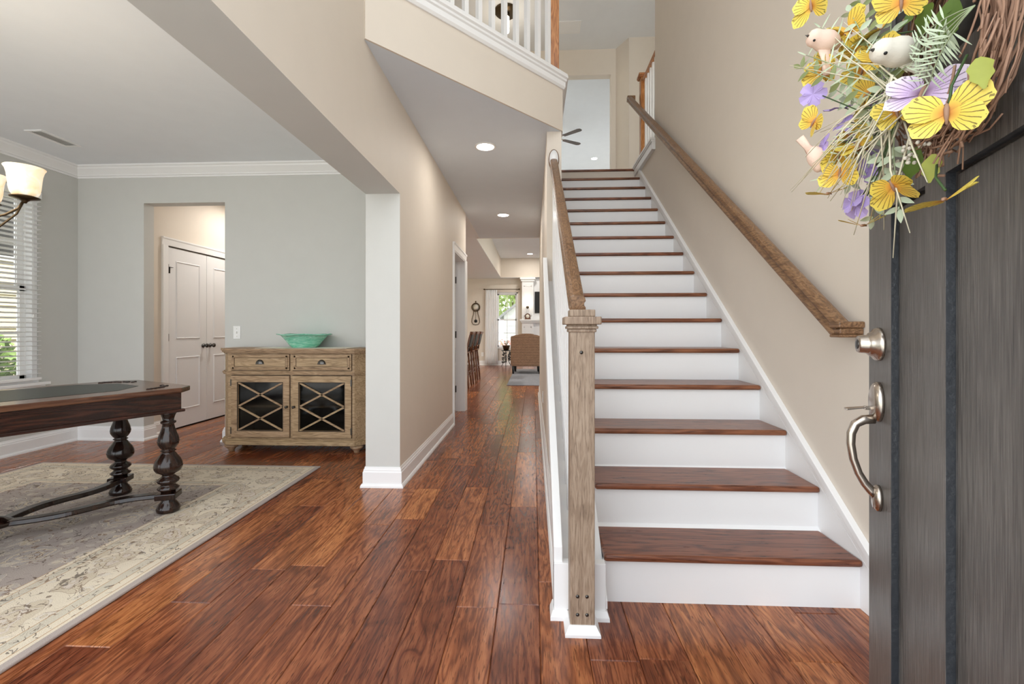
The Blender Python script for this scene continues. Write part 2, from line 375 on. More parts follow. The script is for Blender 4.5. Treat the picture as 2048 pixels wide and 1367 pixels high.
def tag(o, label, cat=None, group=None):
    o['label'] = label
    if cat: o['category'] = cat
    if group: o['group'] = group
    return o
def struct(o, label=None):
    o['kind'] = 'structure'
    if label: o['label'] = label
    return o
def thing(name, loc, label, cat, rz=0.0, group=None):
    o = bpy.data.objects.new(name, None); COL.objects.link(o); o.empty_display_size = 0.1
    o.location = loc; o.rotation_euler = (0, 0, rz); return tag(o, label, cat, group)
def copy_tree(o, parent=None):
    c = o.copy(); COL.objects.link(c); c.parent = parent
    for ch in list(o.children): copy_tree(ch, c)
    return c
def arc(cx, cy, r, a0, a1, n): return [(cx + r * math.cos(a0 + (a1 - a0) * i / n), cy + r * math.sin(a0 + (a1 - a0) * i / n)) for i in range(n + 1)]

# ================================================================ SETTING
ZH, ZD, ZU, ZT = 2.71, 2.73, 3.152, 5.6          # hall ceiling, dining ceiling, upper floor, upper ceiling
Y0, RUN, RISE, XR = 1.825, 0.2638, 0.197, 1.2925

# ground outside, porch and floor
struct(B().box(-40, 40, -30, 60, -0.5, -0.42).build('ground', 'lawn'))
struct(B().box(-9, 9, -14, -2.4, -0.42, -0.35).build('front_bounce_slab', 'concrete'))  # unseen pale slab added to bounce sunlight up onto the ceilings
struct(B().box(4.2, 9, -2.4, 20, -0.42, -0.36).build('side_bounce_slab', 'concrete'))  # unseen pale slab added so the side bounce is neutral, not green
struct(B().box(-5, 5, -2.4, 0.2, -0.3, -0.05).build('porch_floor', 'concrete'))
floor = struct(B().box(-6.2, 3.2, 0.25, 14.2, -0.3, -0.006).build('floor', 'sub'), 'hand-scraped reddish brown hardwood floor')

PW = 0.166
plank_mesh = {}
def plank_data(L):
    if L in plank_mesh: return plank_mesh[L]
    hx, hy, e = PW / 2 - 0.0006, L / 2 - 0.0006, 0.003
    v = [(-hx, -hy, -0.02), (hx, -hy, -0.02), (hx, hy, -0.02), (-hx, hy, -0.02),
         (-hx, -hy, -e), (hx, -hy, -e), (hx, hy, -e), (-hx, hy, -e),
         (-hx + e, -hy + e, 0), (hx - e, -hy + e, 0), (hx - e, hy - e, 0), (-hx + e, hy - e, 0)]
    f = [(8, 9, 10, 11)] + [(4 + i, 4 + (i + 1) % 4, 8 + (i + 1) % 4, 8 + i) for i in range(4)] + [(i, (i + 1) % 4, 4 + (i + 1) % 4, 4 + i) for i in range(4)]
    me = bpy.data.meshes.new('plank'); me.from_pydata(v, [], f); me.materials.append(M['plank']); plank_mesh[L] = me
    return me
LENS = [0.5, 0.75, 1.0, 1.25, 1.6]
rows = []
for k in range(-28, 9):
    cx = 0.024 + PW * (k + 0.5)
    y = 0.26 + random.random() * 0.3
    while y < 14.0:
        L = random.choice(LENS)
        x0, x1 = cx - PW / 2, cx + PW / 2
        vis = (x1 > -1.2 * (y + L) - 0.25 and x0 < 0.95 * (y + L) + .3 and y + L > 1.25)
        hidden = (x0 > -3.9 and x1 < -1.70 and y + L < 3.5) or (x0 > 0.30 and y > 1.9 and y < 7.8) or (x1 < -1.10 and y > 4.5 and y < 6.1 and not (-4.0 < cx < -2.9)) or (x1 < -4.6)
        if vis and not hidden: rows.append((y + L / 2, cx, L))
        y += L
rows.sort()
for cy, cx, L in rows[:299]:
    o = bpy.data.objects.new('plank', plank_data(L)); COL.objects.link(o); o.parent = floor; o.location = (cx, cy, 0)
far = B(); tone = []
for cy, cx, L in rows[299:]:
    hx, hy, e = PW / 2 - .0006, L / 2 - .0006, .003
    far.add([(cx - hx, cy - hy, -.005), (cx + hx, cy - hy, -.005), (cx + hx, cy + hy, -.005), (cx - hx, cy + hy, -.005), (cx - hx + e, cy - hy + e, 0), (cx + hx - e, cy - hy + e, 0), (cx + hx - e, cy + hy - e, 0), (cx - hx + e, cy + hy - e, 0)],
            [(4, 5, 6, 7), (0, 1, 5, 4), (1, 2, 6, 5), (2, 3, 7, 6), (3, 0, 4, 7)])
    tone += [random.random()] * 5
fo = far.build('far_planks', 'plankfar', floor); fo['kind'] = 'stuff'
at = fo.data.attributes.new('tone', 'FLOAT', 'FACE')
for q, v_ in zip(at.data, tone): q.value = v_

# walls. material slots: 0 beige, 1 grey
BG = ['beige', 'grey']
w = B()
w.box(-1.18, -0.935, 3.12, 4.31, 0, ZH, (1, 0, 1, 1, 1, 1))
w.box(-1.055, -0.935, 4.31, 5.27, 0, ZH, 0)
w.box(-1.055, -0.935, 5.27, 6.10, 2.045, ZH, 0)
w.box(-1.055, -0.935, 6.10, 6.20, 0, ZH, 0)
w.box(-1.18, -0.935, 0.25, 3.12, 2.06, ZH, (1, 0, 1, 1, 1, 1))
w.box(-1.18, -0.935, 0.25, 2.45, ZH, ZT, 0)
w.box(-1.18, -0.935, 2.45, 4.31, ZH, ZU, 0)
wall_left = struct(w.build('wall_left', BG), 'wide wall post and header between entry hall and dining room')

w = B()
w.box(-4.72, -3.88, 4.31, 4.43, 0, ZD, (1, 1, 1, 0, 1, 1))
w.box(-3.88, -3.045, 4.31, 4.43, 2.365, ZD, (1, 1, 1, 0, 1, 1))
w.box(-3.045, -1.18, 4.31, 4.43, 0, ZD, (1, 1, 1, 0, 1, 1))
struct(w.build('wall_dining_back', BG), 'grey dining room back wall with cased-free opening')
w = B()
w.box(-4.72, -4.57, 0.25, 2.75, 0, ZD, 1)
w.box(-4.72, -4.57, 3.945, 4.31, 0, ZD, 1)
w.box(-4.72, -4.57, 2.75, 3.945, 0, 0.62, 1)
w.box(-4.72, -4.57, 2.75, 3.945, 2.37, ZD, 1)
struct(w.build('wall_dining_left', BG), 'grey dining room side wall with tall window')
struct(B().box(-4.72, -1.18, 0.25, 4.31, ZD, ZD + 0.1).build('ceiling_dining', 'ceil'))
# passage behind the dining room
w = B(); w.box(-4.1, -3.97, 4.43, 4.70, 0, ZH); w.box(-4.1, -3.97, 5.90, 7.2, 0, ZH); w.box(-4.1, -3.97, 4.70, 5.90, 2.03, ZH)
w.box(-4.1, -4.05, 4.70, 5.90, 0, 2.03)
struct(w.build('wall_passage_left', 'beige'))
struct(B().box(-4.1, -2.6, 7.2, 7.3, 0, ZH).build('wall_passage_back', 'beige'))
struct(B().box(-2.72, -2.6, 4.43, 7.2, 0, ZH).build('wall_passage_right', 'beige'))
struct(B().box(-4.1, -2.6, 4.43, 7.2, ZH, ZH + .05).build('ceiling_passage', 'ceil'))
# stairwell right wall and the wall along the upper stair flight
w = B(); w.box(1.31, 1.45, 0.25, 4.915, 0, ZT); w.box(1.31, 1.45, 4.915, 7.0, 0, ZU)
struct(w.build('wall_right', 'beige'), 'tall beige stairwell wall behind the sloping handrail')
struct(B().box(0.11, 0.228, 3.66, 7.85, 0, ZU).build('wall_stair', 'beige'))
# upper floor slab with diagonal balcony edge; its underside is the hall ceiling
poly = [(-0.935, 2.45), (0.224, 3.66), (0.224, 5.80), (4.0, 5.80), (4.0, 7.85), (-1.3, 7.85), (-1.3, 2.45)]
struct(B().prism([(-0.935, 2.45), (0.228, 3.66), (0.228, 7.85), (-0.935, 7.85)], ZH, ZH + .04).build('ceiling_hall', 'ceilhall'))
struct(B().prism(poly, ZH + .04, ZU - .004, 'Z', 0).build('floor_upper', 'beige'), 'diagonal second floor edge painted beige')
w = B(); w.sweep([(-0.935, 2.45, 0), (0.226, 3.66, 0), (0.226, 5.74, 0)], [(0, ZH - .0), (0.012, ZH - .0), (0.012, 3.06), (0, 3.06)])
struct(w.build('wall_balcony_edge', 'beige'))
w = B(); w.sweep([(-0.93, 2.455, 0), (0.226, 3.66, 0), (0.226, 5.74, 0)], [(-0.05, 3.045), (0.022, 3.045), (0.034, 3.06), (0.034, 3.095), (0.044, 3.102), (0.044, 3.118), (0.056, 3.126), (0.056, 3.14), (0.05, 3.16), (-0.08, 3.16)])
struct(w.build('trim_1', 'white'), 'white stepped moulding along diagonal balcony edge')
# kitchen and family room ceilings with raised tray
w = B(); w.box(-6.2, -1.0, 6.20, 14.05, ZH, ZH + .02); w.box(-0.999, 3.2, 13.781, 14.05, ZH, ZH + .02); w.box(-0.999, -0.936, 6.2, 7.85, ZH, ZH + .02)
struct(w.build('ceiling_family', 'ceil'))
w = B(); w.box(-1.1, -0.998, 7.76, 13.88, ZH + .004, 3.299, 0); w.box(-0.998, 3.2, 13.778, 13.88, ZH + .004, 3.299, 0); w.box(-0.997, 3.2, 7.852, 7.9, ZH + .004, 3.299, 0)
w.box(-1.1, 3.2, 7.76, 13.88, 3.3, 3.36, 1)
struct(w.build('ceiling_tray', ['beige', 'ceil']))
w = B(); w.box(-6.2, -1.16, 14.05, 14.2, 0, ZH); w.box(-0.48, 3.2, 14.05, 14.2, 0, ZH); w.box(-1.16, -0.48, 14.05, 14.2, 0, 0.55); w.box(-1.16, -0.48, 14.05, 14.2, 2.28, ZH)
struct(w.build('wall_far', 'beige'), 'beige far wall of the family room with window')
# upstairs walls and ceiling
w = B()
w.box(-0.3, 1.245, 7.27, 7.40, 5.19, ZT); w.box(1.245, 1.32, 7.27, 7.40, ZU, ZT); w.box(-4.6, -0.3, 7.27, 7.40, ZU, ZT)
w.prism([(1.321, 7.27), (1.469, 7.003), (1.469, 7.40), (1.321, 7.40)], ZU, ZT)
w.box(1.47, 4.0, 7.0, 7.13, ZU, ZT)
struct(w.build('wall_upper_back', 'beige'))
struct(B().box(-5.2, 7.2, 0.25, 14.3, ZT, ZT + .12).build('ceiling_upper', 'ceil'))  # right overhang extended out of view to keep sun off the open side
struct(B().box(-1.42, -1.3, 2.45, 7.27, ZU, ZT).build('wall_added_upper_left', 'beige'))  # added to shut side daylight out and darken the loft
struct(B().box(3.9, 4.0, 7.13, 13.5, ZU, ZT).build('wall_added_upper_room', 'grey'))  # unseen wall added to cut daylight in the room beyond
struct(B().box(3.2, 3.3, 10.6, 14.2, 0, 3.3).build('wall_added_family_right', 'beige'))  # unseen partial wall added to dim the tray face
struct(B().box(3.0, 3.1, 0.25, 7.0, ZU, ZT).build('wall_added_upper_right', 'beige'))  # unseen wall added to block side daylight from the landing
struct(B().box(-4.72, 4.0, 13.5, 13.6, ZU + .2, ZT).build('wall_upper_far', 'grey'))

# baseboards
BBP = [(0, 0), (0.030, 0), (0.029, 0.012), (0.022, 0.024), (0.016, 0.026), (0.016, 0.104), (0.012, 0.112), (0.012, 0.120), (0.007, 0.128), (0.005, 0.140), (0, 0.140)]
def baseboard(name, path):
    return struct(B().sweep([(x, y, 0) for x, y in path], BBP).build(name, 'white'))
baseboard('baseboard_left', [(-3.045, 4.55), (-3.045, 4.31), (-1.18, 4.31), (-1.18, 3.12), (-0.935, 3.12), (-0.935, 5.175)])
baseboard('baseboard_dining', [(-4.57, 0.3), (-4.57, 4.31), (-3.88, 4.31), (-3.88, 4.43), (-3.97, 4.43), (-3.97, 4.61)])
baseboard('baseboard_hall_right', [(0.11, 7.84), (0.11, 1.74)])
baseboard('baseboard_far', [(-6.0, 14.05), (-0.36, 14.05)])
baseboard('baseboard_right', [(1.31, 1.745), (1.31, 0.3)])
# crown moulding in the dining room
CR = [(0, ZD), (0.088, ZD), (0.088, ZD - .014), (0.074, ZD - .022), (0.070, ZD - .034), (0.040, ZD - .066), (0.026, ZD - .082), (0.026, ZD - .092), (0.012, ZD - .096), (0.012, ZD - .112), (0, ZD - .112)]
struct(B().sweep([(-4.57, 0.3, 0), (-4.57, 4.31, 0), (-1.18, 4.31, 0)], CR).build('trim_2', 'white'), 'white crown moulding around grey dining room')

# hall doorway: casing, jambs, hinges, open door leaf
def casing(name, X, ya, yb, zt, sgn=1, wdt=0.085):
    """casing on a wall face X = const facing sgn*x, around opening ya..yb, height zt"""
    b = B()
    prof = [(0, 0), (0, 0.010), (wdt * .3, 0.013), (wdt * .7, 0.017), (wdt * .85, 0.024), (wdt, 0.024), (wdt, 0)]
    def bar(y0, y1, inner_at_0):   # vertical bars
        for (a, t), (a2, t2) in zip(prof[:-1], prof[1:]):
            pass
    for side, y in ((-1, ya), (1, yb)):
        b.prism([(X + sgn * t, y + side * a) for a, t in prof], 0, zt + (wdt if False else 0), 'Z')
    b.prism([(X + sgn * t, zt + a) for a, t in prof], ya - wdt, yb + wdt, 'Y')
    return b
def dcasing(name, X, ya, yb, zt, sgn, label=None):
    return struct(casing(name, X, ya, yb, zt, sgn).build(name, 'white'), label)
dcasing('trim_3', -0.935, 5.27, 6.10, 2.045, 1, 'white casing around hallway doorway')
b = B(); b.box(-1.06, -0.93, 5.25, 5.272, 0, 2.045); b.box(-1.06, -0.93, 6.085, 6.102, 0, 2.045); b.box(-1.06, -0.93, 5.25, 6.1, 2.03, 2.047)
b.box(-1.03, -0.985, 6.075, 6.087, 0, 2.03)
jamb = struct(b.build('trim_4', 'doorwhite'))
d = struct(B().box(-1.86, -1.062, 6.05, 6.085, 0.012, 2.03).build('door_4', 'doorwhite'), 'white interior door standing open off the hallway')
for z in (0.30, 1.04, 1.78): B().box(-1.066, -1.045, 6.078, 6.090, z - .045, z + .045).build('hinge', 'pewter', d)

# closet double doors in the passage
dcasing('trim_5', -3.97, 4.71, 5.89, 2.02, 1, 'white casing around closet double doors')
def panel_door(name, y0, y1, lab, hinge_side):
    X = -3.975
    o = struct(B().box(X - .03, X, y0, y1, 0.012, 2.005).build(name, 'doorwhite'), lab)
    st = 0.11
    for z0, z1 in ((0.20, 0.80), (1.00, 1.87)):
        B().box(X - .004, X + .001, y0 + st, y1 - st, z0, z1).build('panel', 'doorwhite', o)
        fr = B()
        pts = [(X, y0 + st, z0), (X, y1 - st, z0), (X, y1 - st, z1), (X, y0 + st, z1)]
        t = 0.020
        ins = [(X - .0, y0 + st + t, z0 + t), (X, y1 - st - t, z0 + t), (X, y1 - st - t, z1 - t), (X, y0 + st + t, z1 - t)]
        mid = [(X + .009, (a[1] + c[1]) / 2, (a[2] + c[2]) / 2) for a, c in zip(pts, ins)]
        fr.add(pts + mid + ins, [(i, (i + 1) % 4, 4 + (i + 1) % 4, 4 + i) for i in range(4)] + [(4 + i, 4 + (i + 1) % 4, 8 + (i + 1) % 4, 8 + i) for i in range(4)])
        fr.build('panel_moulding', 'doorwhite', o)
    ky = y1 - 0.055 if hinge_side < 0 else y0 + 0.055
    R = Matrix.Rotation(math.radians(90), 4, 'Y')
    kb = B(); kb.lathe([(0.026, 0), (0.026, .006), (0.01, .01), (0.009, .03), (0.02, .036), (0.026, .048), (0.024, .058), (0.012, .064)], 14, (X, ky, 0.915), R)
    kb.build('knob', 'pewter', o)
    hy = y0 if hinge_side < 0 else y1
    for z in (0.25, 1.02, 1.78): B().box(X - .002, X + .006, hy - .006, hy + .012, z - .04, z + .04).build('hinge', 'pewter', o)
    return o
d2 = panel_door('door_2', 4.715, 5.297, 'white two-panel closet door leaf nearer the dining room', -1)
d3 = panel_door('door_3', 5.303, 5.885, 'white two-panel closet door leaf farther down the passage', 1)
cl = B(); cl.box(-3.97, -3.955, 4.722, 4.727, 1.72, 1.79).box(-3.97, -3.955, 4.722, 4.77, 1.785, 1.79)
cl.build('door_clip', 'pewter', d2)

# dining window with frame, sashes and panes
win = B()
X0, X1 = -4.70, -4.585
win.box(X0, -4.575, 3.90, 3.945, 0.62, 2.37); win.box(X0, -4.575, 2.75, 2.79, 0.62, 2.37); win.box(X0, -4.575, 2.75, 3.945, 2.33, 2.37); win.box(X0, -4.56, 2.75, 3.945, 0.60, 0.645)
window1 = struct(win.build('window_1', 'white', None, .003), 'tall white double-hung dining room window')
for nm, xx, z0, z1 in (('upper_sash', -4.675, 1.46, 2.33), ('lower_sash', -4.65, 0.645, 1.50)):
    f = B(); f.box(xx - .015, xx + .015, 3.85, 3.90, z0, z1); f.box(xx - .015, xx + .015, 2.79, 2.84, z0, z1); f.box(xx - .015, xx + .015, 2.79, 3.90, z0, z0 + .045); f.box(xx - .015, xx + .015, 2.79, 3.90, z1 - .045, z1)
    f.box(xx - .008, xx + .008, 2.79, 3.90, (z0 + z1) / 2 - .01, (z0 + z1) / 2 + .01)
    so = f.build(nm, 'white', window1)
    B().box(xx - .003, xx + .003, 2.84, 3.85, z0 + .045, z1 - .045).build('pane', 'glass', so)
struct(B().box(-4.60, -4.525, 2.66, 4.02, 0.595, 0.622).build('window_sill_1', 'white', None, .004), 'white window stool below the dining room blinds')
struct(B().box(-4.575, -4.558, 2.68, 4.0, 0.52, 0.595).build('trim_6', 'white'))

# family room window
win = B(); Yw = 14.06
win.box(-1.16, -1.12, Yw, 14.17, 0.55, 2.28); win.box(-0.52, -0.48, Yw, 14.17, 0.55, 2.28); win.box(-1.16, -0.48, Yw, 14.17, 2.24, 2.28); win.box(-1.16, -0.48, Yw - .04, 14.17, 0.52, 0.58)
window2 = struct(win.build('window_2', 'white'), 'white double-hung family room window beside the fireplace')
for nm, z0, z1 in (('upper_sash', 1.40, 2.24), ('lower_sash', 0.58, 1.44)):
    f = B(); yy = 14.12 if nm[0] == 'u' else 14.09
    f.box(-1.12, -1.08, yy, yy + .03, z0, z1); f.box(-.56, -.52, yy, yy + .03, z0, z1); f.box(-1.12, -.52, yy, yy + .03, z0, z0 + .04); f.box(-1.12, -.52, yy, yy + .03, z1 - .04, z1); f.box(-.828, -.812, yy + .008, yy + .022, z0, z1); f.box(-1.12, -.52, yy + .008, yy + .022, (z0 + z1) / 2 - .008, (z0 + z1) / 2 + .008)
    so = f.build(nm, 'white', window2)
    B().box(-1.08, -.56, yy + .012, yy + .016, z0 + .04, z1 - .04).build('pane', 'glass', so)

# ================================================================ STAIRCASE
def nose(y): return RISE + (y - Y0) * RISE / RUN
st = thing('staircase', (0.76, 1.85, 0), 'straight flight of reddish brown treads with white risers', 'staircase')
for k in range(1, 17):
    yk = Y0 + (k - 1) * RUN; z = k * RISE
    xl = 0.285 if yk < 3.60 else 0.228
    tr = B(); tr.box(xl, XR, yk, yk + RUN + 0.02 if k < 16 else yk + .12, z - .028, z)
    tr.build('tread', 'tread', st, .011, 3)
    B().box(xl, XR, yk + .020, yk + .038, z - RISE, z - .027).build('riser', 'white', st)
# wall-side skirt with moulding
def sl(y, dz): return (y, nose(y) + dz)
sk = B(); sk.prism([(1.745, 0), (1.86, 0), (5.9, nose(5.9) - .32), (5.9, 3.15), (5.74, 3.13), sl(5.68, .03), sl(1.745, .03)], XR, 1.31, 'X')
sk.build('skirt_board', 'white', st)
mo = B(); mo.prism([sl(1.745, .012), sl(5.70, .012), sl(5.70, .040), sl(1.745, .040)], XR - .006, 1.31, 'X')
mo.prism([sl(1.745, .045), sl(5.70, .045), sl(5.70, .076), sl(1.745, .076)], XR - .012, 1.31, 'X')
mo.prism([sl(1.745, -.004), sl(5.70, -.004), sl(5.70, .004), sl(1.745, .004)], XR - .003, 1.31, 'X')
mo.build('skirt_moulding', 'white', st, .002)
# soffit below the flight closes the stair body
B().prism([(1.86, 0), (5.9, nose(5.9) - .35), (5.9, nose(5.9) - .30), (1.86, .03)], .228, XR, 'X').build('stair_soffit', 'white', st)

# open-side knee wall: core, outer board, end block and shoe
kn = B(); kn.prism([(1.76, 0), (3.66, 0), (3.66, nose(3.66) - .1), (1.76, nose(1.76) - .09)], 0.112, 0.284, 'X')
knee = struct(kn.build('wall_knee', 'beige'), 'low white and beige knee wall under the stair balusters')
kc = B(); kc.prism([sl(1.74, -.10), sl(3.66, -.10), sl(3.66, -.07), sl(1.74, -.07)], 0.105, 0.284, 'X')
kc.build('knee_wall_cap', 'white', knee)
ob = B(); ob.prism([(1.735, 0.0), (1.80, 0.0), (1.80, .14), (3.66, 1.525), (3.66, 1.69), (3.50, 1.57), (1.735, 0.27)], 0.079, 0.112, 'X')
ob.build('outer_skirt_board', 'white', knee, .002)
eb = B(); eb.box(0.079, 0.275, 1.725, 1.765, 0, 0.212)
eb.build('end_board', 'white', knee, .002)
sh = B(); sh.sweep([(0.079, 1.79, 0), (0.079, 1.725, 0), (0.275, 1.725, 0), (0.275, 1.84, 0)], [(0, 0), (0.014, 0), (0.013, .014), (0.004, .036), (0, .036)])
sh.build('base_shoe', 'white', knee)
# ---- open-side railing
ra = thing('stair_railing', (0.178, 1.685, 0), 'weathered oak newel and handrail with white balusters beside the stairs', 'railing')
nx, ny, hw = 0.178, 1.683, 0.0445
nw = B(); nw.box(nx - hw, nx + hw, ny - hw, ny + hw, 0.03, 1.118)
newel = nw.build('newel_post', 'oakgrey', ra, .003)
cp = B()
for z0, z1, r in ((1.094, 1.106, .050), (1.106, 1.116, .056), (1.116, 1.122, .052), (1.122, 1.150, .066)): cp.box(nx - r, nx + r, ny - r, ny + r, z0, z1)
cp.build('newel_cap', 'oakgrey', newel, .003)
B().box(nx - .046, nx + .046, ny - .046, ny + .046, 1.150, 1.176).build('newel_top_block', 'oakgrey', newel, .003)
shn = B(); r0, r1 = .064, .048
shn.add([(nx + sx * r0, ny + sy * r0, 0) for sx, sy in ((-1, -1), (1, -1), (1, 1), (-1, 1))] + [(nx + sx * r0, ny + sy * r0, .010) for sx, sy in ((-1, -1), (1, -1), (1, 1), (-1, 1))] + [(nx + sx * r1, ny + sy * r1, .036) for sx, sy in ((-1, -1), (1, -1), (1, 1), (-1, 1))],
        [(0, 1, 2, 3)] + [(i, (i + 1) % 4, 4 + (i + 1) % 4, 4 + i) for i in range(4)] + [(4 + i, 4 + (i + 1) % 4, 8 + (i + 1) % 4, 8 + i) for i in range(4)] + [(8, 9, 10, 11)])
so = shn.build('newel_shoe', 'white', newel); tag(so, 'white mitred shoe at the newel foot')
RY = Matrix.Rotation(math.radians(90), 4, 'X')
for sx, sz in ((-.004, 1.021), (-.018, .138), (.016, .138), (-.018, .072), (.016, .072)):
    B().lathe([(.0001, .004), (.004, .0035), (.0065, .0015), (.0065, 0)], 10, (nx + sx, ny - hw, sz), RY).build('screw', 'pewter', newel)
RP = [(-.030, -.022), (-.030, -.012), (-.024, -.004), (-.024, .004), (-.030, .012), (-.026, .026), (-.012, .032), (.012, .032), (.026, .026), (.030, .012), (.024, .004), (.024, -.004), (.030, -.012), (.030, -.022)]
hr = B(); hr.sweep([(0.166, 1.69, 1.198), (0.166, 1.735, 1.206), (0.166, 3.648, 2.452)], RP)
hr.build('handrail', 'oakrail', ra, .002)
rz = B(); RR = Matrix.Rotation(math.radians(90), 4, 'X')
rz.lathe([(1.0, 0), (1.0, .012), (.94, .018), (.0001, .018)], 28, (0.166, 3.659, 2.478), RR @ Matrix.Diagonal((.043, .083, 1, 1)))
ro = rz.build('rosette', 'oakrail', ra)
rz = B(); rz.lathe([(1.0, 0), (1.0, .0205), (.0001, .0205)], 28, (0.166, 3.659, 2.478), RR @ Matrix.Diagonal((.036, .074, 1, 1)))
tag(rz.build('rosette_face', 'white', ro), 'pale oval rosette face')
y = 1.84
while y < 3.62:
    z0 = nose(y) - .08; z1 = 1.206 + (y - 1.735) * (2.452 - 1.206) / (3.648 - 1.735) - .018
    B().box(0.152, 0.184, y - .016, y + .016, z0, z1).build('baluster', 'white', ra)
    y += 0.108

# ---- wall handrail
wr = thing('wall_handrail', (1.235, 1.86, 1.1), 'long brown oak handrail fixed along the beige stairwell wall', 'handrail')
wp = [(1.309, 1.868, 1.103), (1.238, 1.868, 1.103), (1.238, 5.86, 4.075), (1.309, 5.86, 4.075)]
RP2 = [(-.030, -.032), (-.030, -.020), (-.022, -.010), (-.022, .000), (-.031, .010), (-.028, .026), (-.012, .034), (.012, .034), (.028, .026), (.031, .010), (.022, .000), (.022, -.010), (.030, -.020), (.030, -.032)]
h = B(); h.sweep([wp[1], wp[2]], RP2); h.build('rail', 'oakrail', wr, .002)
h = B(); h.box(1.207, 1.309, 1.838, 1.900, 1.072, 1.084); h.box(1.214, 1.309, 1.845, 1.893, 1.084, 1.110); h.box(1.207, 1.309, 1.838, 1.900, 1.110, 1.136)
h.build('lower_return', 'oakrail', wr, .006)
h = B(); h.box(1.207, 1.309, 5.832, 5.892, 4.045, 4.108); h.build('upper_return', 'oakrail', wr, .006)
for yb in (2.35, 3.2, 4.05, 4.75):
    zb = 1.103 + (yb - 1.868) * (4.075 - 1.103) / (5.86 - 1.868)
    q = B(); q.tube([(1.308, yb, zb - .075), (1.262, yb, zb - .075), (1.243, yb, zb - .066), (1.238, yb, zb - .035)], .0065, 8)
    q.lathe([(.026, 0), (.024, .006), (.0001, .008)], 14, (1.309, yb, zb - .075), Matrix.Rotation(math.radians(-90), 4, 'Y'))
    q.build('bracket', 'bronze', wr)

# ---- diagonal balcony railing
ba = thing('balcony_railing', (0.19, 3.62, ZU), 'white balusters and honey oak newel on the diagonal upstairs balcony', 'railing')
A_, B_ = Vector((-0.93, 2.50, 0)), Vector((0.175, 3.655, 0)); dv = (B_ - A_).normalized(); ang = math.atan2(dv.y, dv.x)
def rotbox(c, w_, d_, z0, z1, a):
    ca, sa = math.cos(a), math.sin(a)
    pts = [(c[0] + x * ca - y * sa, c[1] + x * sa + y * ca) for x, y in ((-w_ / 2, -d_ / 2), (w_ / 2, -d_ / 2), (w_ / 2, d_ / 2), (-w_ / 2, d_ / 2))]
    return B().prism(pts, z0, z1)
bn = B(); bn.box(.112, .206, 3.61, 3.704, 3.16, 4.25); bno = bn.build('newel_post', 'oakup', ba, .003)
cpb = B(); cpb.box(.092, .226, 3.59, 3.724, 4.25, 4.29); cpb.build('newel_cap', 'oakup', bno, .004)
L_ = (B_ - A_).length; k = 0
t_ = L_ - .085
while t_ > 0.05:
    c = A_ + dv * t_
    rotbox((c.x, c.y), .033, .033, 3.16, 4.13, ang).build('baluster', 'white', ba)
    t_ -= 0.118
tr = B(); tr.sweep([(A_.x, A_.y, 4.15), (B_.x, B_.y, 4.15)], RP); tr.build('handrail', 'oakup', ba)

# ---- landing railing upstairs right
lr = thing('landing_railing', (1.36, 5.6, ZU), 'short oak railing with white balusters at the top of the stairs', 'railing')
n2 = B(); n2.box(1.318, 1.402, 5.585, 5.669, 3.17, 4.215); n2o = n2.build('newel_post', 'oakup', lr, .003)
q = B(); q.box(1.300, 1.420, 5.567, 5.687, 4.20, 4.215); q.box(1.292, 1.428, 5.559, 5.695, 4.215, 4.245); q.build('newel_cap', 'oakup', n2o, .003)
y = 5.49
while y > 4.95:
    B().box(1.344, 1.376, y - .016, y + .016, 3.17, 4.13).build('baluster', 'white', lr); y -= 0.108
q = B(); q.sweep([(1.36, 5.62, 4.15), (1.36, 4.918, 4.15)], RP); q.build('handrail', 'oakup', lr)
q = B(); q.box(1.272, 1.47, 4.90, 5.75, 3.045, 3.125); q.box(1.262, 1.48, 4.90, 5.76, 3.125, 3.145); q.box(1.255, 1.487, 4.90, 5.767, 3.145, 3.172)
struct(q.build('trim_7', 'white', None, .003), 'white curb trim below the landing railing')

# ================================================================ FRONT DOOR (open) AND WREATH
ux, uy = -.327, -.945
door = struct(None or B().build('door_1', 'door'), 'dark charcoal wood-grain front door standing open on the right')
door.location = (0.82, 1.14, 0); door.rotation_euler = (0, 0, math.atan2(uy, ux))
def dbuild(b, name, mat, parent=None, bev=0.0):
    return b.build(name, mat, parent or door, bev, 2, False)
# local: x = s from free edge, -y = outside face, z up
stiles = [(0, .13), (.285, .357), (.557, .629), (.784, .914)]
slab = B()
slab.box(0, .914, .022, .044, .012, 2.03)
slab.box(0, .914, 0, .0219, .012, .22); slab.box(0, .914, 0, .0219, 1.37, 1.56); slab.box(0, .914, 0, .0219, 1.90, 2.03)
for a, c in stiles: slab.box(a, c, 0, .0219, .22, 1.37)
slab.box(0, .13, 0, .0219, 1.56, 1.90); slab.box(.784, .914, 0, .0219, 1.56, 1.90)
me = slab.build('tmp', 'door'); door.data = me.data; bpy.data.objects.remove(me)
for a, c in ((.13, .285), (.357, .557), (.629, .784)):
    pn = dbuild(B().box(a + .007, c - .007, .0135, .0215, .227, 1.363), 'panel', 'door')
    ml = B(); y_ = .0132
    for s0, s1, sg in ((a, a + .0012, 1), (c, c - .0012, -1)): ml.add([(s0, .0006, .2202), (s1, y_, .2202), (s1, y_, 1.3698), (s0, .0006, 1.3698)], [(0, 1, 2, 3)])
    for z0_, z1_ in ((.2202, .2214), (1.3698, 1.3686)): ml.add([(a, .0006, z0_), (c, .0006, z0_), (c, y_, z1_), (a, y_, z1_)], [(0, 1, 2, 3)])
    dbuild(ml, 'panel_moulding', 'recessdark', pn)  # recess sides, coloured for their dark reflection
dbuild(B().box(.1305, .7835, .008, .0215, 1.5605, 1.8995), 'window_lite', 'black')
OUT = Matrix.Rotation(math.radians(90), 4, 'X')     # lathe axis z -> -y (outwards)
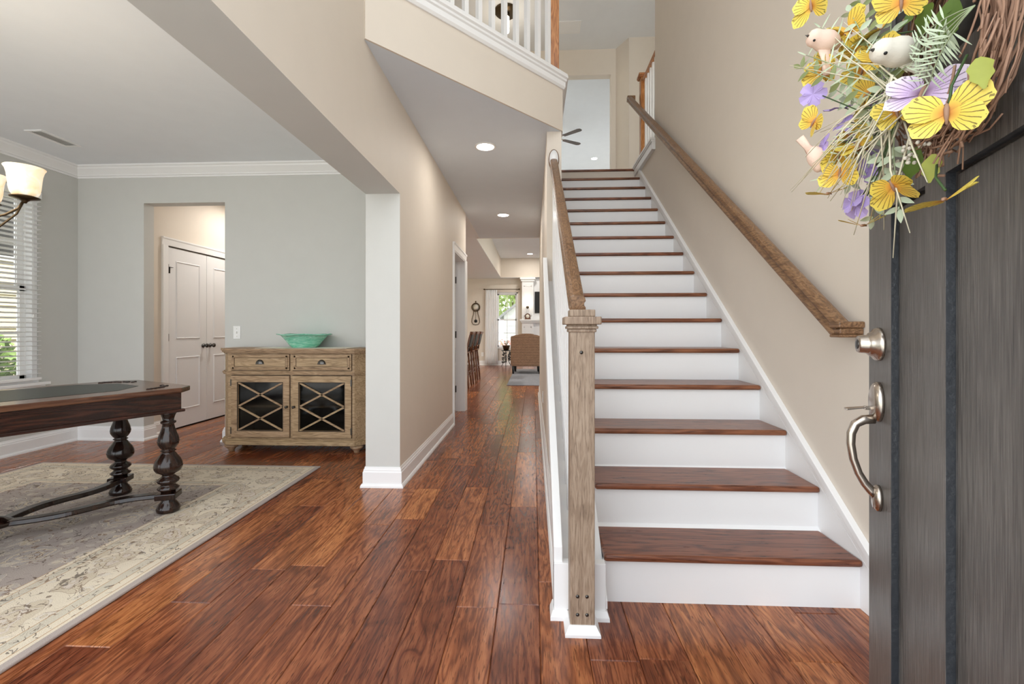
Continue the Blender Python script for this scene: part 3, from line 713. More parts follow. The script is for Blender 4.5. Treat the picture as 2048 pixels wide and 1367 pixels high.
db = B(); db.lathe([(.0385, 0), (.0385, .004), (.036, .010), (.029, .014), (.027, .020), (.0235, .023), (.0215, .026), (.0200, .040), (.0185, .042), (.0001, .042)], 28, (.066, 0, 1.069), OUT)
dbo = dbuild(db, 'deadbolt', 'nickel')
kh = B(); kh.lathe([(.011, .0), (.011, .0436), (.0095, .0440), (.0001, .0440)], 20, (.066, 0, 1.069), OUT); kh.box(.0645, .0675, -.0448, -.043, 1.062, 1.076)
dbuild(kh, 'keyhole', 'pewter', dbo)
hs = B(); hs.lathe([(1.0, 0), (1.0, .006), (.9, .012), (.6, .016), (.0001, .017)], 28, (.066, 0, .936), OUT @ Matrix.Diagonal((.032, .046, 1, 1)))
hso = dbuild(hs, 'handle_set', 'nickel')
th = B(); th.box(.060, .072, -.030, -.010, .917, .925); th.add([(.058, -.026, .924), (.074, -.026, .924), (.077, -.066, .918), (.055, -.066, .918), (.058, -.026, .921), (.074, -.026, .921), (.077, -.066, .914), (.055, -.066, .914)], [(0, 1, 2, 3), (4, 5, 6, 7), (0, 1, 5, 4), (2, 3, 7, 6), (1, 2, 6, 5), (0, 3, 7, 4)])
dbuild(th, 'thumb_latch', 'nickel', hso, .002)
gp = [(.066, -.010, .896), (.066, -.030, .893), (.066, -.046, .882), (.066, -.054, .860), (.066, -.055, .835), (.066, -.050, .800), (.066, -.040, .768), (.066, -.028, .745), (.066, -.016, .730), (.066, -.008, .722)]
g = B(); g.tube(gp, [.011, .011, .010, .0095, .009, .0085, .0085, .009, .010, .011], 12); dbuild(g, 'grip', 'nickel', hso)
lo = B(); lo.lathe([(1.0, 0), (1.0, .006), (.8, .012), (.0001, .015)], 24, (.066, 0, .714), OUT @ Matrix.Diagonal((.022, .030, 1, 1))); dbuild(lo, 'lower_rose', 'nickel', hso)

# wreath: local frame equals door frame, hung on the outside face
wre = thing('floral_wreath', (0.82, 1.14, 0), 'twig wreath with yellow butterflies, violets, small birds and grasses on dark front door', 'wreath', math.atan2(uy, ux))
def W(s, p, z): return Vector((s, -p, z))
def wb(b, name, mat, parent=None): return b.build(name, mat, parent or wre, 0, 2, False)
rnd = random.Random(11)
WC = (.455, 1.53); WRAD = .125
tw = B()
for i in range(230):
    a0 = rnd.uniform(0, 2 * math.pi); span = rnd.uniform(.5, 1.6); rr = WRAD + rnd.gauss(0, .017); p0 = .034 + rnd.gauss(0, .011)
    pts = []
    dr = rnd.uniform(-.03, .03)
    for j in range(7):
        a = a0 + span * j / 6; r = rr + dr * (j / 6 - .5) + rnd.gauss(0, .003)
        pts.append(W(WC[0] + r * math.cos(a), max(.006, p0 + .008 * math.sin(3 * a + i)), WC[1] + r * math.sin(a)))
    tw.tube(pts, rnd.uniform(.0011, .0026), 4)
for i in range(60):      # loose ends sticking out at the lower side
    a = rnd.uniform(-2.2, -.1); r = WRAD + rnd.uniform(-.01, .02); q = W(WC[0] + r * math.cos(a), .035 + rnd.uniform(-.01, .02), WC[1] + r * math.sin(a))
    d = Vector((rnd.uniform(-.6, .5), -rnd.uniform(-.1, .5), -1)).normalized() * rnd.uniform(.02, .055)
    tw.tube([q, q + d * .5 + Vector((rnd.gauss(0, .004), 0, 0)), q + d], rnd.uniform(.0010, .0019), 4)
t_ = wb(tw, 'twig_ring', 'twig'); t_['kind'] = 'stuff'

# grass blades
CEN = W(.43, .085, 1.47)
SL = Vector((.37, -.93, 0))        # sideways across the door, away from its face
blades = [(.3, .219, 1.382), (.3, .217, 1.378), (.3, .17, 1.369), (.3, .156, 1.359), (.3, .152, 1.353), (.3, .22, 1.633), (.3, .22, 1.625), (.351, .07, 1.23), (.418, .07, 1.261), (.477, .07, 1.326), (.31, .07, 1.288), (.3, .185, 1.487), (.3, .168, 1.49), (.3, .088, 1.31), (.3, .114, 1.284), (.3, .128, 1.42), (.3, .168, 1.666), (.3, .12, 1.332), (.3, .148, 1.374), (.3, .073, 1.309)]
blades += [(.3 + rnd.uniform(0, .1), rnd.uniform(.07, .17), rnd.uniform(1.33, 1.70)) for i in range(12)] + [(.3 + rnd.uniform(-.02, .06), rnd.uniform(.09, .21), rnd.uniform(1.30, 1.44)) for i in range(10)]
for tp in blades:
    e = W(*tp); c = CEN + Vector((rnd.uniform(-.03, .03), rnd.uniform(-.02, .02), rnd.uniform(-.03, .05)))
    m = (c + e) / 2 + Vector((0, -rnd.uniform(0, .012), rnd.uniform(0, .014)))
    wb(B().tube([c, m, e], [.0021, .0018, .0009], 4, flat=.5), 'grass_blade', 'straw')

# leaf shared meshes (origin at leaf base, along +x, in xy plane)
def leaf_mesh(name, L, Wd, mat, lobes=False, bend=.12):
    n = 6; v = []; f = []
    for i in range(n + 1):
        t = i / n; wv = Wd * math.sin(math.pi * min(1, t * .92 + .04)) ** .9 * (1.15 - .5 * t)
        if lobes: wv *= 1 + .25 * math.sin(t * 20)
        z = -bend * L * t * t
        v += [(L * t, -wv / 2, z + wv * .15), (L * t, 0, z), (L * t, wv / 2, z + wv * .15)]
    for i in range(n):
        for k in (0, 1): f.append((3 * i + k, 3 * i + k + 1, 3 * i + k + 4, 3 * i + k + 3))
    me = bpy.data.meshes.new(name); me.from_pydata(v, [], f); me.materials.append(M[mat])
    for p in me.polygons: p.use_smooth = True
    return me
LEAF = {'sage': leaf_mesh('leaf', .030, .013, 'sage'), 'olive': leaf_mesh('leaf', .030, .012, 'olive'), 'green': leaf_mesh('leaf', .07, .034, 'green', True), 'lime': leaf_mesh('leaf', .06, .036, 'lime', True), 'needle': leaf_mesh('leaf', .040, .004, 'sage')}
def orient(x, nrm):
    x = Vector(x).normalized(); n = Vector(nrm); n = (n - x * n.dot(x)).normalized(); y = n.cross(x)
    return Matrix((x, y, n)).transposed().to_4x4()
VIEW = Vector((.86, -.44, -.22))            # towards the open side of the door, where wreath is seen from
def put(me, name, parent, pos, x, nrm, sc=1.0):
    o = bpy.data.objects.new(name, me); COL.objects.link(o); o.parent = parent
    o.matrix_local = Matrix.Translation(pos) @ orient(x, nrm) @ Matrix.Scale(sc, 4); return o
def spray(root, tip, kind, nl, sc=1.0, stem='palestem'):
    r, e = Vector(root), Vector(tip); m = (r + e) / 2 + Vector((0, -.01, .012))
    def pt(t): return r * (1 - t) ** 2 + m * 2 * t * (1 - t) + e * t * t
    so = wb(B().tube([pt(i / 6) for i in range(7)], [.0010] * 6 + [.0005], 5), 'leaf_spray', stem)
    d = (e - r).normalized(); side = d.cross(VIEW).normalized()
    for i in range(nl):
        t = .35 + .62 * i / max(1, nl - 1); sg = 1 if i % 2 else -1
        put(LEAF[kind], 'leaf', so, pt(t), d * .55 + side * sg + Vector((rnd.gauss(0, .12), rnd.gauss(0, .12), rnd.gauss(0, .12))), VIEW + Vector((rnd.gauss(0, .25), rnd.gauss(0, .25), rnd.gauss(0, .25))), sc * (1.1 - .35 * t))
    put(LEAF[kind], 'leaf', so, pt(.99), d, VIEW, sc * .8)
    return so
for tp, kd, n in [((.3, .202, 1.624), 'olive', 8), ((.3, .192, 1.647), 'needle', 14), ((.3, .142, 1.568), 'sage', 9), ((.3, .128, 1.550), 'sage', 9), ((.3, .16, 1.395), 'needle', 16), ((.3, .12, 1.381), 'sage', 9), ((.3, .084, 1.31), 'sage', 8),
                  ((.3, .168, 1.696), 'needle', 12), ((.3, .12, 1.717), 'sage', 9), ((.3, .088, 1.586), 'needle', 14), ((.3, .073, 1.366), 'sage', 10), ((.38, .07, 1.308), 'sage', 8), ((.3, .104, 1.732), 'olive', 9), ((.359, .07, 1.70), 'sage', 9), ((.34, .11, 1.48), 'sage', 9), ((.36, .10, 1.62), 'olive', 9), ((.33, .10, 1.43), 'needle', 14)]:
    spray(CEN + Vector((rnd.uniform(-.04, .02), 0, rnd.uniform(-.03, .06))), W(*tp), kd, n, 1.0)
# pale fern in front of the ring, leaves and greens
fern = W(.60, .07, 1.512)
for tp in [(.500, .085, 1.468), (.485, .085, 1.490), (.470, .085, 1.515), (.475, .085, 1.540), (.52, .085, 1.455)]:
    spray(fern, W(*tp), 'needle', 16, .75)
for (q, d, kd, sc) in [((.47, .06, 1.60), (-1, 0, -.2), 'green', 1.0), ((.52, .06, 1.555), (-.9, 0, .5), 'green', 1.1), ((.53, .06, 1.57), (-.6, 0, -.9), 'green', .9), ((.585, .06, 1.452), (.3, 0, -1), 'lime', .75), ((.47, .06, 1.37), (-.1, -.1, -1), 'lime', .7), ((.50, .055, 1.53), (-1, 0, .1), 'green', 1.0), ((.40, .06, 1.62), (-1, -.1, .5), 'green', .9), ((.42, .06, 1.40), (-.6, -.1, -1), 'green', .8), ((.37, .06, 1.55), (-1, -.2, .1), 'lime', .8), ((.39, .06, 1.50), (-1, -.3, -.3), 'green', .7)]:
    put(LEAF[kd], 'leaf', wre, W(*q), d, VIEW + Vector((0, 0, .2)), sc)

# butterflies: body with four wing sub-parts
def wing_mesh(name, L, Wd, mat):
    n = 14; v = [(0, 0, 0)]; f = []
    for i in range(n + 1):
        a = math.pi * (i / n - .5) * .98
        r = L * (math.cos(a) ** .55) if abs(math.cos(a)) > 1e-4 else 0
        r *= 1 + .03 * math.sin(9 * a)
        v.append((r * math.cos(a * .62), r * math.sin(a * .62) * Wd, .12 * r * math.sin(a * 1.5)))
    for i in range(1, n + 1): f.append((0, i, i + 1))
    me = bpy.data.meshes.new(name); me.from_pydata(v, [], f); me.materials.append(M[mat]); return me
WM = {k: wing_mesh('wing', .046, 1.0, k) for k in ('wingy', 'wingo', 'wingp')}
def butterfly(pos, sc, kind, up, nrm, fold=0.25, name='butterfly'):
    """wings spread in the plane facing nrm, head along up"""
    p = Vector(pos); Rm = orient(up, nrm)
    b = B(); b.tube([(-.014, 0, 0), (-.004, 0, .002), (.006, 0, .002), (.012, 0, .001)], [.0012, .0026, .003, .0015], 6)
    bo = wb(b, name, 'twig'); bo.matrix_local = Matrix.Translation(p) @ Rm @ Matrix.Scale(sc, 4)
    for sg in (1, -1):
        for ang, s2 in ((62, 1.0), (118, .86)):
            o = bpy.data.objects.new('wing', WM[kind]); COL.objects.link(o); o.parent = bo
            o.matrix_local = Matrix.Rotation(sg * fold, 4, 'X') @ Matrix.Rotation(sg * math.radians(ang), 4, 'Z') @ Matrix.Scale(s2, 4)
    return bo
yel = [(.3, .164, 1.737), (.3, .102, 1.674), (.3, .084, 1.632), (.315, .07, 1.606), (.3, .145, 1.605), (.3, .16, 1.508), (.3, .077, 1.515), (.359, .08, 1.463), (.3, .102, 1.469), (.3, .12, 1.436), (.3, .084, 1.443), (.38, .08, 1.57), (.3, .136, 1.365), (.3, .08, 1.298), (.403, .07, 1.342), (.418, .07, 1.458), (.349, .07, 1.636), (.436, .07, 1.625), (.31, .11, 1.66), (.33, .09, 1.58), (.30, .135, 1.62), (.34, .10, 1.44), (.36, .09, 1.52), (.31, .12, 1.40)]
for i, tp in enumerate(yel):
    up = Vector((rnd.uniform(-1, .3), rnd.uniform(-.3, .3), rnd.uniform(-1, 1)))
    nr = VIEW + Vector((rnd.gauss(0, .35), rnd.gauss(0, .35), rnd.uniform(-.1, .7)))
    if i == 12 or i == 13: up = VIEW + SL * .3; nr = Vector((0, 0, 1)) + VIEW * .28
    butterfly(W(*tp) + SL * .022, rnd.uniform(.7, .98), 'wingo' if i % 3 else 'wingy', up, nr, rnd.uniform(.1, .7))
butterfly(W(.569, .085, 1.392), 1.06, 'wingy', (0, 0, 1), VIEW + Vector((0, 0, .15)), .12)
butterfly(W(.500, .085, 1.452), 1.15, 'wingp', SL * -.45 + Vector((0, 0, .9)), VIEW + SL * .25 + Vector((0, 0, .3)), .15)
butterfly(W(.528, .07, 1.285), 1.0, 'wingy', VIEW + SL * .1, SL * .55 + Vector((0, 0, .85)) + VIEW * .30, .22)
for a, c in (((.56, .06, 1.47), (.569, .084, 1.39)), ((.48, .06, 1.35), (.524, .068, 1.30))):
    wb(B().tube([W(*a), (W(*a) + W(*c)) / 2 + Vector((0, -.006, 0)), W(*c)], .0018, 5), 'flower_stem', 'stem')

# violets
def flower_mesh():
    b = B()
    for k in range(5):
        a = 2 * math.pi * k / 5; ca, sa = math.cos(a), math.sin(a); L, wd = .022, .0095
        pts = [(0, 0, 0), (L * .45, -wd, .003), (L * .9, -wd * .9, .001), (L, 0, -.001), (L * .9, wd * .9, .001), (L * .45, wd, .003)]
        b.add([(x * ca - y * sa, x * sa + y * ca, z) for x, y, z in pts], [(0, 1, 2, 3), (0, 3, 4, 5)])
    me = bpy.data.meshes.new('flower'); me.from_pydata(b.v, [], b.f); me.materials.append(M['purple']); return me
FM = flower_mesh()
for tp in [(.3, .17, 1.565), (.3, .129, 1.531), (.3, .116, 1.465), (.32, .085, 1.41), (.325, .085, 1.40), (.3, .105, 1.348), (.342, .07, 1.51), (.3, .12, 1.501), (.3, .152, 1.462), (.3, .112, 1.455), (.3, .10, 1.34)]:
    q = W(*tp)
    wb(B().tube([CEN, (CEN + q) / 2 + Vector((0, 0, -.02)), q], .0011, 5), 'flower_stem', 'stem')
    q = q + SL * .012
    put(FM, 'flower', wre, q, (rnd.gauss(0, 1), rnd.gauss(0, 1), rnd.gauss(0, 1)), VIEW + Vector((rnd.gauss(0, .6), rnd.gauss(0, .6), rnd.gauss(0, .6))), rnd.uniform(.95, 1.3))
# tiny white blossoms
for (s_, p_, z_) in [(.338, .075, 1.377), (.436, .07, 1.39), (.359, .075, 1.379), (.30, .08, 1.399), (.38, .072, 1.377), (.422, .07, 1.383)]:
    b = B()
    for k in range(9): b.sphere(W(s_ + rnd.gauss(0, .008), p_ + rnd.gauss(0, .006), z_ + rnd.gauss(0, .009)), .0032, 6, 4)
    o = wb(b, 'blossom_cluster', 'birdwhite'); o['kind'] = 'stuff'
# birds
def bird(pos, head, tail, sc, mat):
    p = Vector(pos); d = (Vector(head)).normalized(); t = Vector(tail).normalized()
    b = B(); x = d
    prof = [(.0002, -.026), (.006, -.024), (.0125, -.016), (.0155, -.006), (.0150, .002), (.0128, .008), (.0124, .013), (.0118, .018), (.0085, .0225), (.0002, .0245)]
    Rm = orient(d, VIEW)
    b.lathe(prof, 14, (0, 0, 0), Matrix.Rotation(math.radians(90), 4, 'Y'))
    o = wb(b, 'bird', mat); o.matrix_local = Matrix.Translation(p) @ Rm @ Matrix.Scale(sc, 4)
    lt = Rm.to_3x3().transposed() @ t
    tb = B(); tb.tube([lt * .012, lt * .030, lt * .052], [.0095, .0060, .0075], 8, flat=.4); tb.build('tail', mat, o, 0, 2, False)
    for sy in (1, -1):
        B().sphere((.017, .004, sy * .0108), .0019, 8, 6).build('eye', 'black', o, 0, 2, False)
    B().lathe([(.0022, 0), (.0002, .006)], 8, (.0235, 0, 0), Matrix.Rotation(math.radians(90), 4, 'Y')).build('beak', 'pewter', o, 0, 2, False)
bird(W(.3, .145, 1.659) + SL * .012 + VIEW * .03, SL * .85 + Vector((0, 0, .25)), (-.05, .12, -1), 1.25, 'peach')
bird(W(.3, .173, 1.438), SL * -.35 + Vector((0, 0, -.8)), SL * .62 + Vector((0, 0, .75)), 1.05, 'peach')
bird(W(.449, .10, 1.547), SL + Vector((0, 0, .08)), SL * -.85 + Vector((0, 0, -.62)), 1.45, 'birdwhite')
wb(B().tube([CEN, W(.31, .12, 1.49), W(.30, .155, 1.45)], .0016, 6), 'flower_stem', 'stem')
wb(B().tube([W(.40, .06, 1.60), W(.33, .10, 1.64), W(.30, .13, 1.655)], .0014, 6), 'flower_stem', 'stem')

# ================================================================ DINING ROOM
# rug
RX0, RX1, RY0_, RY1 = -4.04, -1.70, 0.48, 3.53
rug = B(); hx, hy = (RX1 - RX0) / 2, (RY1 - RY0_) / 2
rug.box(-hx, hx, -hy, hy, 0, .012)
M['rug'] = m_rug(hx, hy)
rg = rug.build('area_rug', 'rug', None, .005, 3); rg.location = ((RX0 + RX1) / 2, (RY0_ + RY1) / 2, 0.001)
tag(rg, 'large cream and grey oriental rug under the dark desk', 'rug')

# buffet
bu = thing('buffet', (-2.17, 4.1, 0), 'weathered wood buffet with two drawers and X-lattice glass doors', 'buffet')
bl, br, bf, bb, ch = -2.75, -1.59, 3.935, 4.285, .09
def octo(g, cgrow=0.0):
    """plan outline with clipped front corners, grown by g"""
    c = ch + g * .41
    return [(bl - ch - g, bb), (bl - ch - g, bf + ch - g * .41), (bl - g * .41, bf - g), (br + g * .41, bf - g), (br + ch + g, bf + ch - g * .41), (br + ch + g, bb)]
b = B(); b.prism(octo(.035), .915, .936); b.prism(octo(.026), .900, .915); b.prism(octo(.012), .888, .900); b.build('top', 'buffet', bu, .003)
bod = B()
bod.prism([(bl - ch, bb), (bl - ch, bf + ch), (bl, bf), (bl + .035, bf), (bl + .035, bb)], .07, .888)
bod.prism([(br + ch, bb), (br - .035, bb), (br - .035, bf), (br, bf), (br + ch, bf + ch)], .07, .888)
bod.box(bl + .0352, br - .0352, bb - .015, bb - .001, .07, .888); bod.box(bl + .0352, br - .0352, bf, bb - .016, .70, .888); bod.box(bl + .0352, br - .0352, bf, bb - .016, .07, .135); bod.box(-2.176, -2.152, bf, bf + .03, .1352, .6998)
bod.build('body', 'buffet', bu)
b = B(); b.prism(octo(.014), .700, .712); b.prism(octo(.022), .712, .726); b.prism(octo(.012), .726, .734); b.build('waist_moulding', 'buffet', bu, .002)
b = B(); b.prism(octo(.014), .108, .120); b.prism(octo(.024), .072, .108); b.build('base_moulding', 'buffet', bu, .003)
ib = B(); ib.box(bl + .036, br - .036, bb - .02, bb - .016, .136, .70); ib.box(bl + .0352, bl + .038, bf + .02, bb - .016, .136, .70); ib.box(br - .038, br - .0352, bf + .02, bb - .016, .136, .70); ib.box(bl + .036, br - .036, bf + .02, bb - .016, .690, .699)
tag(ib.build('lining', 'inside', bu), 'dark inside lining')
B().box(bl + .04, br - .04, bf + .05, bb - .02, .398, .418).build('shelf', 'buffet', bu)
for x0, x1 in ((-2.715, -2.180), (-2.148, -1.615)):
    d = B(); d.box(x0, x1, bf - .012, bf + .002, .742, .884); do = d.build('drawer', 'buffet', bu, .002)
    B().box(x0 - .005, x1 + .005, bf - .0012, bf - .0002, .737, .887).build('glaze_shadow_line', 'glaze_shade', do)  # dark outline paints the gap shadow around the drawer along with its glaze
    B().box(x0 + .030, x1 - .030, bf - .0128, bf - .0118, .770, .856).build('glaze_shadow_line', 'glaze_shade', do); B().box(x0 + .035, x1 - .035, bf - .0136, bf - .0120, .775, .851).build('drawer_panel', 'buffet', do)
    f = B(); t = .020; z0, z1 = .752, .874; a0, a1 = x0 + .012, x1 - .012
    f.box(a0, a1, bf - .019, bf - .012, z0, z0 + t); f.box(a0, a1, bf - .019, bf - .012, z1 - t, z1); f.box(a0, a0 + t, bf - .019, bf - .012, z0, z1); f.box(a1 - t, a1, bf - .019, bf - .012, z0, z1)
    f.build('drawer_frame', 'buffet', do, .004)
    cx = (x0 + x1) / 2; c = B(); n = 10; v = []; fs = []
    for j in range(5):
        ph = math.pi / 2 * j / 4
        for i in range(n + 1):
            th_ = math.pi * i / n
            v.append((cx + .037 * math.cos(th_) * math.cos(ph * .98), bf - .013 - .020 * math.sin(ph) - .001, .800 + .038 * math.sin(th_) * math.cos(ph * .98)))
    for j in range(4):
        for i in range(n): k = j * (n + 1) + i; fs.append((k, k + 1, k + n + 2, k + n + 1))
    c.add(v, fs, 0, True); c.box(cx - .040, cx + .040, bf - .0150, bf - .0134, .796, .803)
    c.build('cup_pull', 'pewter', do)
for x0, x1, kx in ((-2.715, -2.178, -2.197), (-2.150, -1.615, -2.131)):
    d = B(); t = .062; z0, z1 = .140, .692; y0, y1 = bf - .014, bf + .008
    d.box(x0, x1, y0, y1, z0, z0 + t); d.box(x0, x1, y0, y1, z1 - t, z1); d.box(x0, x0 + t, y0, y1, z0 + t, z1 - t); d.box(x1 - t, x1, y0, y1, z0 + t, z1 - t)
    do = d.build('door', 'buffet', bu, .002)
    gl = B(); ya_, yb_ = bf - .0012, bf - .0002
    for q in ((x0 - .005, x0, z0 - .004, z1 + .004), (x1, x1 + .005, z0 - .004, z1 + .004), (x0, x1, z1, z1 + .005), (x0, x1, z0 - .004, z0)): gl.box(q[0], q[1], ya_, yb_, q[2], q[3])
    gl.build('glaze_shadow_line', 'glaze_shade', do)  # door outline, glaze plus painted gap shadow
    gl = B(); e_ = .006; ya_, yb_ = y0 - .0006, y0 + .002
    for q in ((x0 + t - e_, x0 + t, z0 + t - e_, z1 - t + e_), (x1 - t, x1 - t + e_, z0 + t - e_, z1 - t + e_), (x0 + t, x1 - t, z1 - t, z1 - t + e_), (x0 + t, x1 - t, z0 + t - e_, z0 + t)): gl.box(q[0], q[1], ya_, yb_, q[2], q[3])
    gl.build('glaze_shadow_line', 'glaze_shade', do)
    B().box(x0 + t - .003, x1 - t + .003, bf + .002, bf + .005, z0 + t - .003, z1 - t + .003).build('pane', 'darkglass', do)
    gx0, gx1, gz0, gz1 = x0 + t, x1 - t, z0 + t, z1 - t; zm = (gz0 + gz1) / 2
    for pa, pb in (((gx0, zm), (gx1, gz1)), ((gx0, gz1), (gx1, zm)), ((gx0, gz0), (gx1, zm)), ((gx0, zm), (gx1, gz0))):
        dxv, dzv = pb[0] - pa[0], pb[1] - pa[1]; l = math.hypot(dxv, dzv); px, pz = -dzv / l * .0075, dxv / l * .0075
        B().prism([(pa[0] + px, pa[1] + pz), (pa[0] - px, pa[1] - pz), (pb[0] - px, pb[1] - pz), (pb[0] + px, pb[1] + pz)], bf - .010, bf, 'Y').build('lattice_bar', 'buffet', do)
    k = B(); k.lathe([(.011, 0), (.011, .003), (.005, .006), (.005, .014), (.011, .018), (.012, .024), (.008, .030), (.0001, .032)], 14, (kx, y0, zm), Matrix.Rotation(math.radians(90), 4, 'X')); k.build('knob', 'pewter', do)
    hx_ = x0 if kx > x0 + .3 else x1
    for hz in (.20, .63): B().box(hx_ - .005, hx_ + .005, y0 - .002, y0 + .01, hz - .03, hz + .03).build('hinge', 'pewter', do)
for fx, fy in ((bl + .0, bf + .05), (br - .0, bf + .05), (bl - .03, bb - .07), (br + .03, bb - .07)):
    f = B(); f.lathe([(.020, 0), (.024, .004), (.026, .018), (.034, .024), (.036, .030), (.046, .036), (.056, .046), (.058, .056), (.050, .066), (.044, .070), (.044, .074)], 20, (fx, fy, 0)); f.build('bun_foot', 'buffet', bu)

# runner, bowl, switch
t = B(); n = 26
def sc_edge(x0, x1, y, a):
    return [(x0 + (x1 - x0) * i / n, y + a * (.006 if i % 2 else 0)) for i in range(n + 1)]
pts = sc_edge(-2.50, -1.66, 3.93, 1) + list(reversed(sc_edge(-2.50, -1.66, 4.22, -1)))
t.prism(pts, .937, .9395)
tag(t.build('table_runner', 'birdwhite'), 'thin white lace runner on the buffet top', 'runner')
bw = B(); prof_o = [(.108, 0), (.112, .004), (.130, .020), (.160, .062), (.190, .098), (.205, .112), (.240, .120)]; prof_i = [(.236, .124), (.203, .117), (.186, .102), (.154, .064), (.124, .024), (.1, .010), (.0001, .009)]
bw.lathe(prof_o + prof_i, 48, (0, 0, 0))
for i, v in enumerate(bw.v):
    r = math.hypot(v[0], v[1])
    if r > .19: a = math.atan2(v[1], v[0]); bw.v[i] = (v[0], v[1], v[2] + .006 * math.sin(5 * a + 1) * (r - .19) / .05)
bo = bw.build('glass_bowl', 'bowl'); bo.location = (-2.125, 4.095, .9405); tag(bo, 'wide flared green glass bowl on the buffet', 'bowl')
sw = thing('light_switch', (-2.92, 4.31, 1.077), 'white toggle light switch plate above the buffet corner', 'light switch')
B().box(-2.957, -2.884, 4.304, 4.3095, 1.013, 1.141).build('plate', 'plastic', sw, .003)
B().box(-2.926, -2.915, 4.293, 4.304, 1.066, 1.090).build('toggle', 'plastic', sw, .002)
for z in (1.040, 1.114): B().lathe([(.0035, 0), (.0025, .0015), (.0001, .0015)], 8, (-2.9205, 4.304, z), Matrix.Rotation(math.radians(90), 4, 'X')).build('screw', 'nickel', sw)

# ceiling vent in the dining room
def vent(name, x0, x1, y0, y1, z, label, along='Y', nb=6):
    v = thing(name, ((x0 + x1) / 2, (y0 + y1) / 2, z), label, 'vent')
    t = .022; f = B(); f.box(x0, x1, y0, y0 + t, z - .008, z - .0005); f.box(x0, x1, y1 - t, y1, z - .008, z - .0005); f.box(x0, x0 + t, y0 + t, y1 - t, z - .008, z - .0005); f.box(x1 - t, x1, y0 + t, y1 - t, z - .008, z - .0005)
    f.build('frame', 'white', v)
    B().box(x0 + t, x1 - t, y0 + t, y1 - t, z - .002, z - .0008).build('backing', 'grey', v)
    for i in range(nb):
        if along == 'Y':
            c = x0 + t + (x1 - x0 - 2 * t) * (i + .5) / nb; B().prism([(c - .008, z - .002), (c + .006, z - .009), (c + .008, z - .008), (c - .006, z - .002)], y0 + t, y1 - t, 'Y').build('louvre', 'white', v)
        else:
            c = y0 + t + (y1 - y0 - 2 * t) * (i + .5) / nb; B().prism([(c - .008, z - .002), (c + .006, z - .009), (c + .008, z - .008), (c - .006, z - .002)], x0 + t, x1 - t, 'X').build('louvre', 'white', v)
    return v
vent('ceiling_vent', -4.14, -3.99, 3.47, 3.80, ZD, 'white ceiling register over the dining room window corner')
vent('return_vent', .36, .70, 6.58, 6.86, ZT, 'white ceiling grille above the upstairs landing', 'X', 10)

# blinds: every slat a part
bd = thing('window_blind', (-4.56, 3.35, .63), 'white horizontal slat blind covering the dining room window', 'blind')
yb0, yb1 = 2.76, 3.938
B().box(-4.572, -4.522, yb0, yb1, 2.305, 2.365).build('head_rail', 'white', bd, .003)
z = .70; sd = None
while z < 2.30:
    a = .20; hw_ = .024
    if sd is None:
        s_ = B(); s_.prism([(-4.547 - hw_ * math.cos(a), -hw_ * math.sin(a)), (-4.547 + hw_ * math.cos(a), hw_ * math.sin(a)), (-4.547 + hw_ * math.cos(a), hw_ * math.sin(a) + .003), (-4.547 - hw_ * math.cos(a), -hw_ * math.sin(a) + .003)], yb0 + .005, yb1 - .005, 'Y')
        s_.v = [(v[0], v[1], v[2] + .63) for v in s_.v]
        sd = s_.build('slat', 'white', bd); sd.location.z = z - .63
    else:
        o = sd.copy(); COL.objects.link(o); o.parent = bd; o.location.z = z - .63
    z += .0425
B().box(-4.572, -4.522, yb0, yb1, .645, .668).build('bottom_rail', 'white', bd, .003)
for yy in (2.95, 3.40, 3.80): B().box(-4.524, -4.5225, yy - .001, yy + .001, .66, 2.31).build('ladder_cord', 'white', bd)
tc = B(); tc.tube([(-4.516, 3.86, 2.30), (-4.514, 3.86, 1.25)], .0012, 4); tc.lathe([(.003, .03), (.007, .02), (.008, .0), (.0001, -.004)], 8, (-4.514, 3.86, 1.215)); tc.build('pull_cord', 'plastic', bd)

# desk (local x = long axis pointing away from the near corner, y = depth)
dk_ang = math.atan2(-.9026, -.4305)
desk = thing('writing_desk', (-2.465, 2.734, .0135), 'dark carved writing desk with turned bulbous legs on the rug', 'desk', dk_ang)
def kb(b, name, mat, parent=None, bev=0.0): return b.build(name, mat, parent or desk, bev, 2, False)
LL, DD = 1.25, .61            # leg spacing
# local y: foot nearest the hall is at +DD/2 (x axis d=(-.371,-.929); y axis = (.929,-.371))
zt = .746
def chamf(x0, x1, y0, y1, c): return [(x0 + c, y0), (x1 - c, y0), (x1, y0 + c), (x1, y1 - c), (x1 - c, y1), (x0 + c, y1), (x0, y1 - c), (x0, y0 + c)]
t = B(); t.prism(chamf(-.11, LL + .11, -DD / 2 - .11, DD / 2 + .11, .09), zt - .030, zt); top = kb(t, 'desk_top', 'desktop', None, .006)
t = B(); t.prism(chamf(.06, LL - .06, -DD / 2 - .02, DD / 2 - .06, .16), zt, zt + .0012); tag(kb(t, 'leather_inset', 'leather', top), 'greenish leather writing inset')
cv = B(); rr_ = random.Random(3)
for (cx, cy, a0) in ((0.03, DD / 2 - .02, 0), (0.03, -DD / 2 + .02, 0), (LL - .03, DD / 2 - .02, 0), (LL - .03, -DD / 2 + .02, 0)):
    sx = 1 if cx < LL / 2 else -1; sy = -1 if cy > 0 else 1
    for i in range(22):
        q = i / 21 * math.pi / 2; R_ = .13
        x_ = cx - sx * .05 + sx * R_ * (1 - math.sin(q)); y_ = cy - sy * .03 + sy * R_ * (1 - math.cos(q))
        cv.sphere((x_ + rr_.gauss(0, .006), y_ + rr_.gauss(0, .006), zt + .002), (.010, .007, .004), 7, 4)
cvo = kb(cv, 'carved_corner_relief', 'darklegs', top)
ap = B(); za, zb = .603, zt - .030
